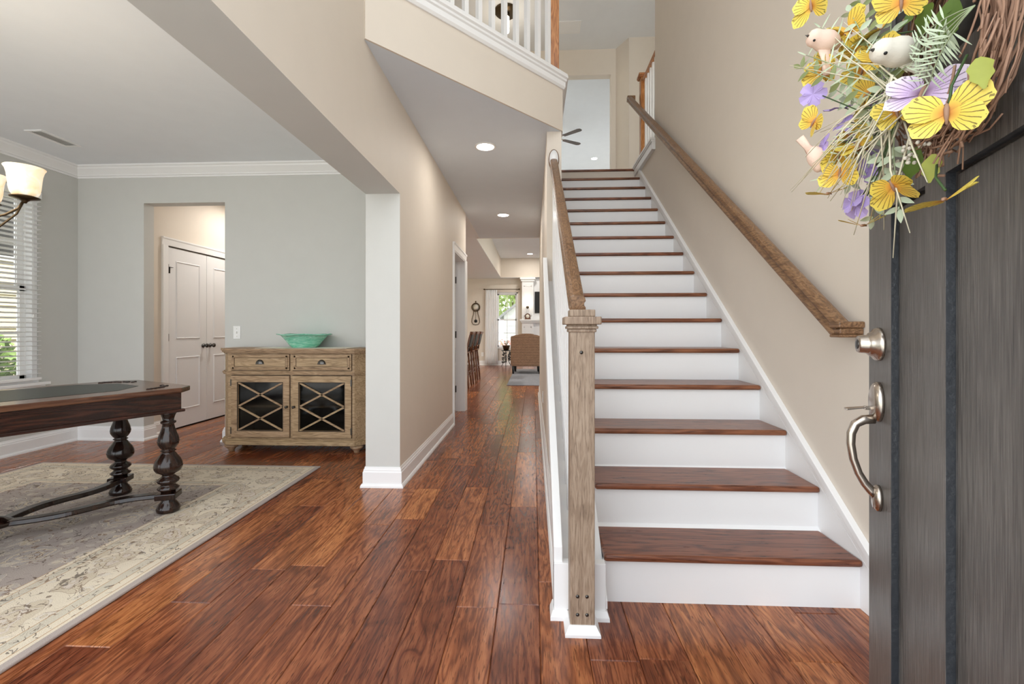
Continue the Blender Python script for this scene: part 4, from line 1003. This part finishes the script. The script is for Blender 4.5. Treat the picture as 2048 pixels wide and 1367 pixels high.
ap.box(-.045, LL + .045, -DD / 2 - .055, DD / 2 + .055, za, zb); kb(ap, 'apron', 'darkwood', None, .004)
ap = B(); ap.box(-.060, LL + .060, -DD / 2 - .070, DD / 2 + .070, za - .006, za + .012); kb(ap, 'apron_moulding', 'darkwood', None, .005)
u_ = .001018
legp = [(45, 950), (56, 945), (60, 930), (54, 915), (45, 900), (35, 886), (34, 872), (36, 826), (50, 820), (55, 812), (40, 800), (34, 791), (52, 778), (56, 770), (52, 760), (34, 746), (28, 737), (42, 727), (60, 716), (69, 700), (71, 686), (68, 668), (60, 648), (46, 628), (38, 614), (30, 604), (40, 598), (30, 590), (40, 580), (51, 560), (54, 544), (50, 520), (40, 492), (32, 466), (28, 445), (38, 438), (38, 430), (27, 424), (30, 408), (36, 390), (46, 374)]
prof = [(r * u_, (950 - yy) * u_ * (za - .004) / (576 * u_)) for r, yy in legp]
for lx in (0, LL):
    for ly in (DD / 2, -DD / 2):
        l = B(); l.lathe(prof, 28, (lx, ly, 0)); lo_ = kb(l, 'leg', 'darklegs')
        p = B(); p.prism([(lx - .075, ly), (lx, ly - .075), (lx + .075, ly), (lx, ly + .075)], .082, .118); kb(p, 'stretcher_block', 'darklegs', lo_, .006)
cxm = LL / 2
for lx in (0, LL):
    for ly in (DD / 2, -DD / 2):
        sx_ = 1 if lx == 0 else -1; sy_ = 1 if ly > 0 else -1
        K = [(0, .305), (.06, .245), (.14, .185), (.23, .155), (.32, .150), (.41, .138), (.49, .105), (.56, .055), (.626, 0.0)]
        pts = []
        for i in range(len(K) - 1):
            p0, p1, p2, p3 = K[max(i - 1, 0)], K[i], K[i + 1], K[min(i + 2, len(K) - 1)]
            for q in range(4):
                t_ = q / 4
                h = [.5 * (2 * p1[m] + (p2[m] - p0[m]) * t_ + (2 * p0[m] - 5 * p1[m] + 4 * p2[m] - p3[m]) * t_ ** 2 + (3 * p1[m] - p0[m] - 3 * p2[m] + p3[m]) * t_ ** 3) for m in (0, 1)]
                pts.append((lx + sx_ * h[0], sy_ * h[1], .088))
        pts.append((cxm, 0, .088))
        s_ = B()
        s_.sweep(pts, [(-.030, 0), (.030, 0), (.033, .007), (.025, .026), (-.025, .026), (-.033, .007)]); kb(s_, 'stretcher', 'darklegs', None, .003)
bk = B(); bk.lathe([(.06, .086), (.07, .092), (.07, .108), (.05, .116), (.03, .13), (.0001, .14)], 20, (cxm, 0, 0)); kb(bk, 'stretcher_boss', 'darklegs')

# chandelier
cc = Vector((-2.54, 1.743, 1.62))
cn = thing('chandelier', tuple(cc), 'bronze chandelier with lit alabaster bell shades over the desk', 'chandelier')
s_ = B(); s_.lathe([(.0001, -.06), (.02, -.05), (.03, -.03), (.016, -.01), (.022, .02), (.04, .05), (.024, .09), (.014, .12), (.014, .34), (.03, .36), (.03, .40), (.008, .42), (.008, ZD - 1.62 - .03), (.06, ZD - 1.62 - .022), (.065, ZD - 1.62 - .001)], 20, tuple(cc)); s_.build('column', 'bronze', cn)
sh_d = None
for k in range(6):
    a = math.radians(44.6 + 60 * k); dx_, dy_ = math.cos(a), math.sin(a)
    P = lambda r, z: (cc.x + dx_ * r, cc.y + dy_ * r, cc.z + z)
    ar = B(); ar.tube([P(.02, .06), P(.06, 0), P(.12, -.035), P(.18, -.03), P(.24, 0), P(.28, .035), P(.298, .078)], .0050, 8); ar.tube([P(.02, -.06), P(.08, -.10), P(.15, -.105), P(.22, -.06), P(.275, .01), P(.298, .075)], .0042, 8)
    ao = ar.build('arm', 'bronze', cn)
    cu = B(); cu.lathe([(.006, .062), (.010, .070), (.020, .078), (.050, .086), (.052, .090), (.040, .094), (.030, .096)], 20, P(.30, 0)); cu.build('cup', 'bronze', ao)
    sd_ = B(); sd_.lathe([(.030, .094), (.042, .098), (.049, .110), (.053, .130), (.056, .165), (.059, .192), (.064, .212), (.071, .224), (.069, .226), (.062, .214), (.056, .193), (.052, .165), (.047, .112), (.0001, .1)], 28, P(.30, 0)); sd_.build('shade', 'shade', ao)
lt = bpy.data.lights.new('chandelier_light', 'POINT'); lt.energy = 8; lt.color = (1, .86, .66); lt.shadow_soft_size = .2
lo_ = bpy.data.objects.new('chandelier_light', lt); COL.objects.link(lo_); lo_.parent = cn; lo_.location = (0, 0, .30)

# ================================================================ CEILING LIGHTS
def can(x, y, z, label, e=30.0, r=.075, col=(1, .95, .88)):
    c = thing('recessed_light', (x, y, z), label, 'ceiling light', 0, 'recessed ceiling lights')
    b = B(); b.lathe([(r + .018, 0), (r + .018, -.004), (r + .004, -.008), (r, -.004), (r, 0)], 28, (x, y, z)); b.build('trim_ring', 'white', c)
    b = B(); b.lathe([(r, -.003), (r * .6, -.005), (.0001, -.0055)], 28, (x, y, z)); b.build('lens', 'lamp', c)
    l = bpy.data.lights.new('recessed_lamp', 'AREA'); l.shape = 'DISK'; l.size = r * 2; l.energy = e; l.color = col
    o = bpy.data.objects.new('recessed_lamp', l); COL.objects.link(o); o.parent = c; o.location = (0, 0, -.012)
    return c
can(-.42, 3.93, ZH, 'lit recessed light in hall ceiling nearest the balcony', 3)
can(-.42, 6.28, ZH, 'lit recessed light in hall ceiling above the far doorway', 4.5)
can(-.094, 13.0, 3.299, 'lit recessed light inside the raised family room ceiling', 8)
can(1.3, 10.4, 3.299, 'unseen recessed fill light added in the raised ceiling toward the stairs', 30)  # unseen can added to brighten the family room
can(-2.6, 9.6, ZH, 'unseen recessed fill light added in the kitchen ceiling over the bar stools', 40)  # unseen can added to brighten the kitchen side of the family room
can(1.60, 11.9, ZT, 'lit recessed light in the ceiling of the upstairs room', 25)
can(-3.4, 5.6, ZH, 'unseen recessed light added to light the passage behind the dining room', 9)  # unseen can added for the warm light in the passage

cl_ = thing('ceiling_light', (-.384, 6.34, ZT), 'round bronze ceiling fixture with white glass cylinder behind balcony balusters', 'ceiling light')
b = B(); b.lathe([(.165, 0), (.165, -.012), (.150, -.030), (.05, -.040), (.0001, -.042)], 32, (-.384, 6.34, ZT)); b.build('canopy', 'bronze', cl_)
b = B(); b.lathe([(.05, -.04), (.05, -.09), (.0001, -.09)], 24, (-.384, 6.34, ZT)); b.build('collar', 'bronze', cl_)
b = B(); b.lathe([(.046, -.088), (.047, -.28), (.040, -.300), (.0001, -.302)], 24, (-.384, 6.34, ZT)); gc = b.build('glass_cylinder', 'lampwarm', cl_)
b = B(); b.sphere((-.384, 6.34, ZT - .306), .009, 10, 6); b.build('finial', 'bronze', cl_)
l = bpy.data.lights.new('fixture_lamp', 'POINT'); l.energy = 3; l.color = (1, .85, .65); l.shadow_soft_size = .06
o = bpy.data.objects.new('fixture_lamp', l); COL.objects.link(o); o.parent = cl_; o.location = (0, 0, -.40)

# ceiling fan upstairs
fx, fy, fz = .50, 9.9, 5.30
fn = thing('ceiling_fan', (fx, fy, fz), 'dark-bladed ceiling fan in the room above the stairs', 'ceiling fan')
b = B(); b.lathe([(.06, ZT - fz), (.05, ZT - fz - .05), (.015, ZT - fz - .06), (.015, .09), (.09, .07), (.10, .0), (.07, -.05), (.0001, -.055)], 20, (fx, fy, fz)); b.build('motor', 'nickel', fn)
for k in range(5):
    a = math.radians(32 + 72 * k); ca, sa = math.cos(a), math.sin(a)
    def Q(r, w): return (fx + ca * r - sa * w, fy + sa * r + ca * w)
    p = B(); p.prism([Q(.2, -.05), Q(.60, -.068), Q(.645, -.045), Q(.655, 0), Q(.645, .045), Q(.60, .068), Q(.2, .05)], fz - .004, fz + .004); bo_ = p.build('blade', 'darkwood', fn)
    p = B(); p.prism([Q(.08, -.015), Q(.26, -.03), Q(.26, .03), Q(.08, .015)], fz + .004, fz + .012); p.build('blade_iron', 'nickel', bo_)
b = B(); b.lathe([(.05, -.055), (.10, -.075), (.11, -.11), (.07, -.15), (.0001, -.16)], 20, (fx, fy, fz)); b.build('light_bowl', 'lampwarm', fn)

# ================================================================ FAMILY ROOM AND KITCHEN
YF = 14.05
# curtain and rod
rd = thing('curtain_rod', (-.98, YF - .09, 2.36), 'bronze curtain rod with finials above the far window', 'curtain rod')
b = B(); b.tube([(-1.50, YF - .09, 2.365), (-.46, YF - .09, 2.365)], .011, 8); b.build('rod', 'bronze', rd)
for x in (-1.52, -.44): b = B(); b.sphere((x, YF - .09, 2.365), (.034, .022, .022), 10, 8); b.build('finial', 'bronze', rd)
for x in (-1.44, -.50): b = B(); b.box(x - .008, x + .008, YF - .09, YF, 2.355, 2.375); b.build('bracket', 'bronze', rd)
cu = B(); n = 60; v = []; fs = []
for j in range(9):
    z = .03 + (2.345 - .03) * j / 8; spread = 1.0 + .10 * (1 - j / 8)
    for i in range(n + 1):
        tt = i / n; x = -1.30 + (tt - .5) * .36 * spread; y = YF - .09 + .014 * math.sin(tt * 2 * math.pi * 6.5 + .3 * math.sin(j)) * (.7 + .3 * (1 - j / 8))
        v.append((x, y, z))
for j in range(8):
    for i in range(n): k = j * (n + 1) + i; fs.append((k, k + 1, k + n + 2, k + n + 1))
cu.add(v, fs, 0, True); co = cu.build('curtain', 'sheer'); md = co.modifiers.new('thick', 'SOLIDIFY'); md.thickness = .002
tag(co, 'gathered white sheer curtain left of the far window', 'curtain')
# wall clock
ck = thing('wall_clock', (-1.80, YF, 1.60), 'round dark-rimmed wall clock with wire lyre pendulum', 'clock')
RF = Matrix.Rotation(math.radians(90), 4, 'X')
b = B(); b.lathe([(.135, 0), (.140, .012), (.135, .030), (.112, .034), (.108, .020), (.0001, .020)], 28, (-1.80, YF - .001, 1.815), RF); cko = b.build('case_rim', 'bronze', ck)
b = B(); b.lathe([(.108, .021), (.0001, .0215)], 28, (-1.80, YF - .001, 1.815), RF); tag(b.build('dial', 'birdwhite', ck), 'cream clock dial')
for a, L in ((.9, .06), (-.6, .085)): B().prism([(-1.80 - .004, 1.815), (-1.80 + .004, 1.815), (-1.80 + L * math.sin(a), 1.815 + L * math.cos(a))], YF - .026, YF - .0235, 'Y').build('hand', 'black', ck)
for k in range(12):
    a = math.pi * k / 6; B().cb((-1.80 + .09 * math.sin(a), YF - .0235, 1.815 + .09 * math.cos(a)), (.010, .002, .010)).build('hour_mark', 'black', ck)
for sg in (-1, 1):
    b = B(); b.tube([(-1.80 + sg * .06, YF - .02, 1.70), (-1.80 + sg * .07, YF - .02, 1.60), (-1.80 + sg * .115, YF - .02, 1.45), (-1.80 + sg * .125, YF - .02, 1.35), (-1.80 + sg * .08, YF - .02, 1.275), (-1.80, YF - .02, 1.262)], .010, 8); b.build('lyre_wire', 'bronze', ck)
b = B(); b.tube([(-1.80, YF - .02, 1.69), (-1.80, YF - .02, 1.40)], .006, 6); po = b.build('pendulum_rod', 'bronze', ck)
b = B(); b.lathe([(.05, 0), (.05, .012), (.0001, .02)], 20, (-1.80, YF - .014, 1.38), RF); b.build('pendulum_bob', 'black', po)
b = B(); b.sphere((-1.80, YF - .015, 1.985), (.022, .012, .03), 10, 6); b.build('finial', 'bronze', ck)
# outlet
ou = thing('wall_outlet', (-1.589, YF, .34), 'white wall outlet left of the sheer curtain', 'outlet')
B().box(-1.625, -1.553, YF - .006, YF - .0005, .28, .40).build('plate', 'plastic', ou, .002)
for z in (.315, .365): B().box(-1.605, -1.573, YF - .009, YF - .006, z - .016, z + .016).build('receptacle', 'plastic', ou, .002)
ou2 = thing('hall_outlet', (.109, 5.0, .36), 'white outlet low on the hall wall under the stairs', 'outlet')
B().box(.103, .1095, 4.965, 5.035, .30, .42).build('plate', 'plastic', ou2, .002)
for z in (.335, .385): B().box(.100, .103, 4.985, 5.015, z - .016, z + .016).build('receptacle', 'plastic', ou2)
# fireplace
fp = thing('fireplace', (.75, 13.9, 0), 'white panelled fireplace surround with mantel shelf', 'fireplace')
b = B()
for x0, x1 in ((-.345, .005), (1.50, 1.85)):
    b = B(); b.box(x0, x1, 13.78, YF, 0, ZH - .06); b.box(x0 - .03, x1 + .03, 13.75, YF, ZH - .12, ZH - .06); b.box(x0 - .06, x1 + .06, 13.72, YF, ZH - .06, ZH - .004); b.build('pilaster', 'white', fp)
B().box(.005, 1.50, 13.90, YF, 0, ZH - .01).build('breast', 'white', fp)
b = B(); b.box(-.41, 1.92, 13.62, 13.95, 1.385, 1.425); b.box(-.385, 1.89, 13.66, 13.95, 1.355, 1.385); b.box(-.365, 1.87, 13.70, 13.95, 1.325, 1.355); b.build('mantel_shelf', 'white', fp, .004)
for x0, x1 in ((-.285, -.055),):
    for z0, z1 in ((1.52, 2.45), (.25, 1.20)):
        f = B(); t = .022; f.box(x0, x1, 13.772, 13.78, z0, z0 + t); f.box(x0, x1, 13.772, 13.78, z1 - t, z1); f.box(x0, x0 + t, 13.772, 13.78, z0, z1); f.box(x1 - t, x1, 13.772, 13.78, z0, z1); f.build('panel_moulding', 'white', fp)
B().box(.30, 1.20, 13.885, 13.9, .0, .85).build('firebox', 'black', fp)
tv = thing('television', (.64, 13.86, 1.62), 'black flat television mounted over the mantel', 'television')
B().box(.045, 1.24, 13.86, 13.89, 1.62, 2.28).build('bezel', 'black', tv, .004)
B().box(.057, 1.228, 13.857, 13.861, 1.632, 2.268).build('screen', 'black', tv)
sc_ = thing('wall_sconce', (-.175, 13.78, 1.86), 'lit white glass sconce on the fireplace pilaster', 'sconce')
b = B(); b.lathe([(.045, 0), (.04, .012), (.0001, .014)], 16, (-.175, 13.78, 1.80), RF); b.build('backplate', 'bronze', sc_)
b = B(); b.tube([(-.175, 13.77, 1.79), (-.175, 13.72, 1.75), (-.175, 13.69, 1.79), (-.175, 13.69, 1.84)], .010, 8); b.build('arm', 'bronze', sc_)
b = B(); b.lathe([(.03, .0), (.05, .02), (.06, .07), (.09, .13), (.086, .13), (.055, .07), (.0001, .01)], 18, (-.175, 13.69, 1.84)); b.build('shade', 'lampwarm', sc_)
mc = thing('mantel_clock', (-.17, 13.68, 1.426), 'small arched wooden clock on the mantel shelf', 'clock')
b = B(); b.prism([(-.26, 1.426), (-.08, 1.426), (-.08, 1.45), (-.09, 1.45)] + arc(-.17, 1.52, .085, 0, math.pi, 12) + [(-.25, 1.45), (-.26, 1.45)], 13.66, 13.72, 'Y'); b.build('case', 'stoolwood', mc)
b = B(); b.lathe([(.055, 0), (.05, .006), (.0001, .007)], 20, (-.17, 13.66, 1.52), RF); b.build('dial', 'birdwhite', mc)
# wing chair seen from behind
wc = thing('wing_chair', (-.17, 11.35, 0), 'brown patterned wing chair seen from behind near the fireplace', 'chair')
arch = [(-.54, .20), (.20, .20), (.225, .90), (.19, .945), (.10, .975)] + [(-.17 + .2 * math.cos(a), .985 + .03 * math.sin(a)) for a in [math.pi * i / 6 for i in range(7)]] + [(-.44, .975), (-.53, .945), (-.565, .90)]
b = B(); b.prism([(x, z) for x, z in arch], 11.16, 11.28, 'Y'); b.build('backrest', 'chairfab', wc, .025, 3)
for sx in (-1, 1):
    x0 = -.565 if sx < 0 else .135
    b = B(); b.prism([(11.24, .22), (11.86, .22), (11.90, .60), (11.60, .62), (11.52, .88), (11.38, .95), (11.22, .93)], x0, x0 + .09, 'X'); b.build('wing', 'chairfab', wc, .02, 3)
b = B(); b.box(-.48, .14, 11.26, 11.88, .22, .44); b.build('seat', 'chairfab', wc, .03, 3)
for lx, ly, s in ((-.50, 11.20, -1), (.16, 11.20, -1), (-.47, 11.80, 1), (.13, 11.80, 1)):
    b = B(); b.tube([(lx, ly, .22), (lx, ly + s * .0, .12), (lx, ly + s * .03, .017)], [.036, .030, .022], 8); b.build('leg', 'black', wc)
# family rug
r2 = B().box(-.525, 2.2, 8.9, 12.6, .001, .012).build('family_rug', 'carpet2', None, .003); tag(r2, 'blue-grey patterned rug under the wing chair', 'rug')
# plant stand and pot
ps = thing('plant_stand', (-.82, 13.6, 0), 'black wrought iron plant stand with scrolled leaves by the window', 'plant stand')
b = B()
for k in range(3):
    a = 2 * math.pi * k / 3 + .5; c_, s__ = math.cos(a), math.sin(a); Q = lambda r, z: (-.82 + c_ * r, 13.6 + s__ * r, z)
    lg = B(); lg.tube([Q(.13, .48), Q(.10, .40), Q(.06, .28), Q(.09, .14), Q(.15, .03), Q(.17, .008)], .010, 6); lg.build('leg', 'black', ps)
    lf = B(); rl = random.Random(k)
    for i in range(10):
        q = Q(.09 + rl.uniform(-.03, .06), rl.uniform(.12, .42)); lf.sphere(q, (.030, .022, .026), 7, 5)
    lf.build('iron_leaves', 'pewter', ps)
lg = B(); lg.lathe([(.15, .47), (.15, .485), (.13, .488), (.0001, .488)], 18, (-.82, 13.6, 0)); lg.build('ring_top', 'black', ps)
pp = thing('potted_plant', (-.82, 13.6, .489), 'small leafy plant in a brown pot on the iron stand', 'plant')
b = B(); b.lathe([(.07, 0), (.085, .02), (.11, .12), (.125, .14), (.12, .15), (.10, .14), (.0001, .13)], 18, (-.82, 13.6, .489)); b.build('pot', 'bronze', pp)
rl = random.Random(5)
for i in range(16):
    a = rl.uniform(0, 6.28); b = B(); r_ = rl.uniform(.05, .13); zt_ = rl.uniform(.08, .17)
    b.tube([(-.82, 13.6, .62), (-.82 + .5 * r_ * math.cos(a), 13.6 + .5 * r_ * math.sin(a), .62 + zt_), (-.82 + r_ * math.cos(a), 13.6 + r_ * math.sin(a), .62 + zt_ * .8)], [.006, .016, .003], 5, flat=.3); b.build('leaf', 'olive', pp)
# bar stools, facing the island on the left
def stool(x, y, label):
    s = thing('bar_stool', (x, y, 0), label, 'bar stool', 0, 'bar stools in the kitchen')
    for sx in (-1, 1):
        for sy in (-1, 1):
            b = B(); top_ = (x + sx * .16, y + sy * .16, .66); bot = (x + sx * .22, y + sy * .20, 0)
            T = Vector(top_); Bt = Vector(bot); f = lambda t: Bt.lerp(T, t)
            b.tube([f(0), f(.08), f(.12), f(.3), f(.34), f(.38), f(.7), f(.74), f(.78), f(1)], [.014, .018, .022, .020, .027, .021, .021, .028, .022, .022], 8); b.build('leg', 'stoolwood', s)
    for zz in (.22, .30):
        b = B(); b.tube([(x - .2, y - .185, zz), (x + .2, y - .185, zz)], .012, 6); b.tube([(x - .2, y + .185, zz), (x + .2, y + .185, zz)], .012, 6); b.tube([(x + .2, y - .185, zz), (x + .2, y + .185, zz)], .012, 6); b.build('stretcher', 'stoolwood', s)
    b = B(); b.box(x - .21, x + .20, y - .21, y + .21, .655, .685); b.build('seat_frame', 'stoolwood', s, .008)
    b = B(); b.box(x - .20, x + .18, y - .20, y + .20, .685, .735); b.build('seat_pad', 'leather', s, .02, 3)
    for sy in (-1, 1):
        b = B(); b.tube([(x + .18, y + sy * .19, .66), (x + .20, y + sy * .19, .80), (x + .26, y + sy * .19, 1.05)], .019, 8); b.build('back_post', 'stoolwood', s)
    b = B(); b.prism([(x + .19, .78), (x + .225, .77), (x + .285, 1.02), (x + .25, 1.03)], y - .18, y + .18, 'Y'); b.build('back_pad', 'leather', s, .012)
    b = B(); b.prism([(x + .24, 1.02), (x + .29, 1.01), (x + .305, 1.065), (x + .25, 1.075)], y - .21, y + .21, 'Y'); b.build('crest_rail', 'stoolwood', s, .012)
    return s
stool(-1.44, 8.65, 'wooden bar stool with dark padded back nearest the hallway')
stool(-1.44, 9.35, 'middle wooden bar stool with dark padded back')
stool(-1.44, 10.05, 'wooden bar stool with dark padded back farthest from the hallway')

# ================================================================ OUTSIDE
def tree(name, x, y, h, r, mat, label, seed, n=1500, trunk=True, leaf=.16, zbase=None, cat='tree'):
    rr = random.Random(seed); t = thing(name, (x, y, -.42), label, cat)
    if trunk:
        b = B(); b.tube([(x, y, -.42), (x + .1, y, h * .4), (x, y + .1, h * .8)], [.18, .13, .05], 8); b.build('trunk', 'bark', t)
    b = B(); zc = h * .62 if zbase is None else (zbase + h) / 2; rz = h * .42 if zbase is None else (h - zbase) / 2
    for i in range(n):
        u1, u2, u3 = rr.gauss(0, 1), rr.gauss(0, 1), rr.gauss(0, 1); l = math.sqrt(u1 * u1 + u2 * u2 + u3 * u3) or 1; q = rr.random() ** .4
        c = Vector((x + u1 / l * r * q, y + u2 / l * r * q, zc + u3 / l * rz * q)); d1 = Vector((rr.gauss(0, 1), rr.gauss(0, 1), rr.gauss(0, 1))).normalized() * leaf; d2 = d1.cross(Vector((rr.gauss(0, 1), rr.gauss(0, 1), rr.gauss(0, 1)))).normalized() * leaf * .6
        b.add([c - d1, c + d2, c + d1, c - d2], [(0, 1, 2, 3)])
    o = b.build('foliage', mat, t); o['kind'] = 'stuff'; return t
tree('tree', -1.6, 35.5, 9.5, 3.9, 'foliage', 'broad green tree behind the far window', 1, 3800, leaf=.24)
tree('tree', 7.4, 36, 10, 3.8, 'foliage', 'tall green tree beyond the neighbouring gable', 2, 3800, leaf=.24)
tree('tree', -9.0, 38, 11, 4.0, 'foliage', 'green tree at the left of the far window view', 3, 2400)
tree('flowering_shrub', -1.15, 18.5, .75, .9, 'pink', 'pink flowering shrub under the far window', 4, 900, False, .06, -.42, 'shrub')
tree('shrub', -2.2, 20.5, .9, .9, 'foliage2', 'green shrub beside the pink blossom', 5, 900, False, .08, -.42, 'shrub')
h2 = thing('grey_house', (.9, 27, -.42), 'pale grey neighbouring house with gable seen through far window', 'house')
b = B(); b.prism([(-1.7, -.42), (4.0, -.42), (4.0, 2.0), (1.15, 4.2), (-1.7, 2.0)], 26, 31, 'Y'); b.build('wall', 'siding2', h2)
b = B(); b.prism([(-1.95, 1.75), (1.15, 4.15), (4.25, 1.75), (4.25, 1.9), (1.15, 4.35), (-1.95, 1.9)], 25.7, 31.2, 'Y'); b.build('roof', 'roof', h2)
for zz in [(-.2 + .22 * i) for i in range(10)]: B().box(-1.70, 4.0, 25.975, 26, zz, zz + .20).build('siding_board', 'siding2', h2)
wn = B().box(-.9, .0, 25.95, 26, .5, 1.7).build('window', 'white', h2); B().box(-.82, -.08, 25.94, 25.955, .58, 1.62).build('pane', 'pewter', wn)
h1 = thing('cream_house', (-9.6, 7.5, -.42), 'cream neighbouring house with lap siding outside dining window', 'house')
B().box(-14, -9.6, 2, 14, -.42, 6.0).build('wall', 'siding', h1)
for i in range(30):
    zz = -.3 + .205 * i; B().prism([(-9.6, zz), (-9.57, zz), (-9.592, zz + .205), (-9.6, zz + .205)], 2, 14, 'Y').build('siding_board', 'siding', h1)
wn = B().box(-9.60, -9.54, 7.5, 8.9, 2.35, 4.4).build('window', 'white', h1, .01)
B().box(-9.55, -9.535, 7.6, 8.8, 2.45, 4.3).build('pane', 'pewter', wn)
for i, (yy, hh) in enumerate(((5.6, 1.15), (6.6, 1.25), (7.6, 1.1), (8.6, 1.25), (9.6, 1.1))):
    lab = ['nearest', 'second', 'middle', 'fourth', 'farthest'][i]
    tree('hedge_shrub', -8.6, yy, hh, .43, 'foliage2', 'green hedge shrub below cream house, %s along the row' % lab, 20 + i, 900, False, .07, -.42, 'shrub')
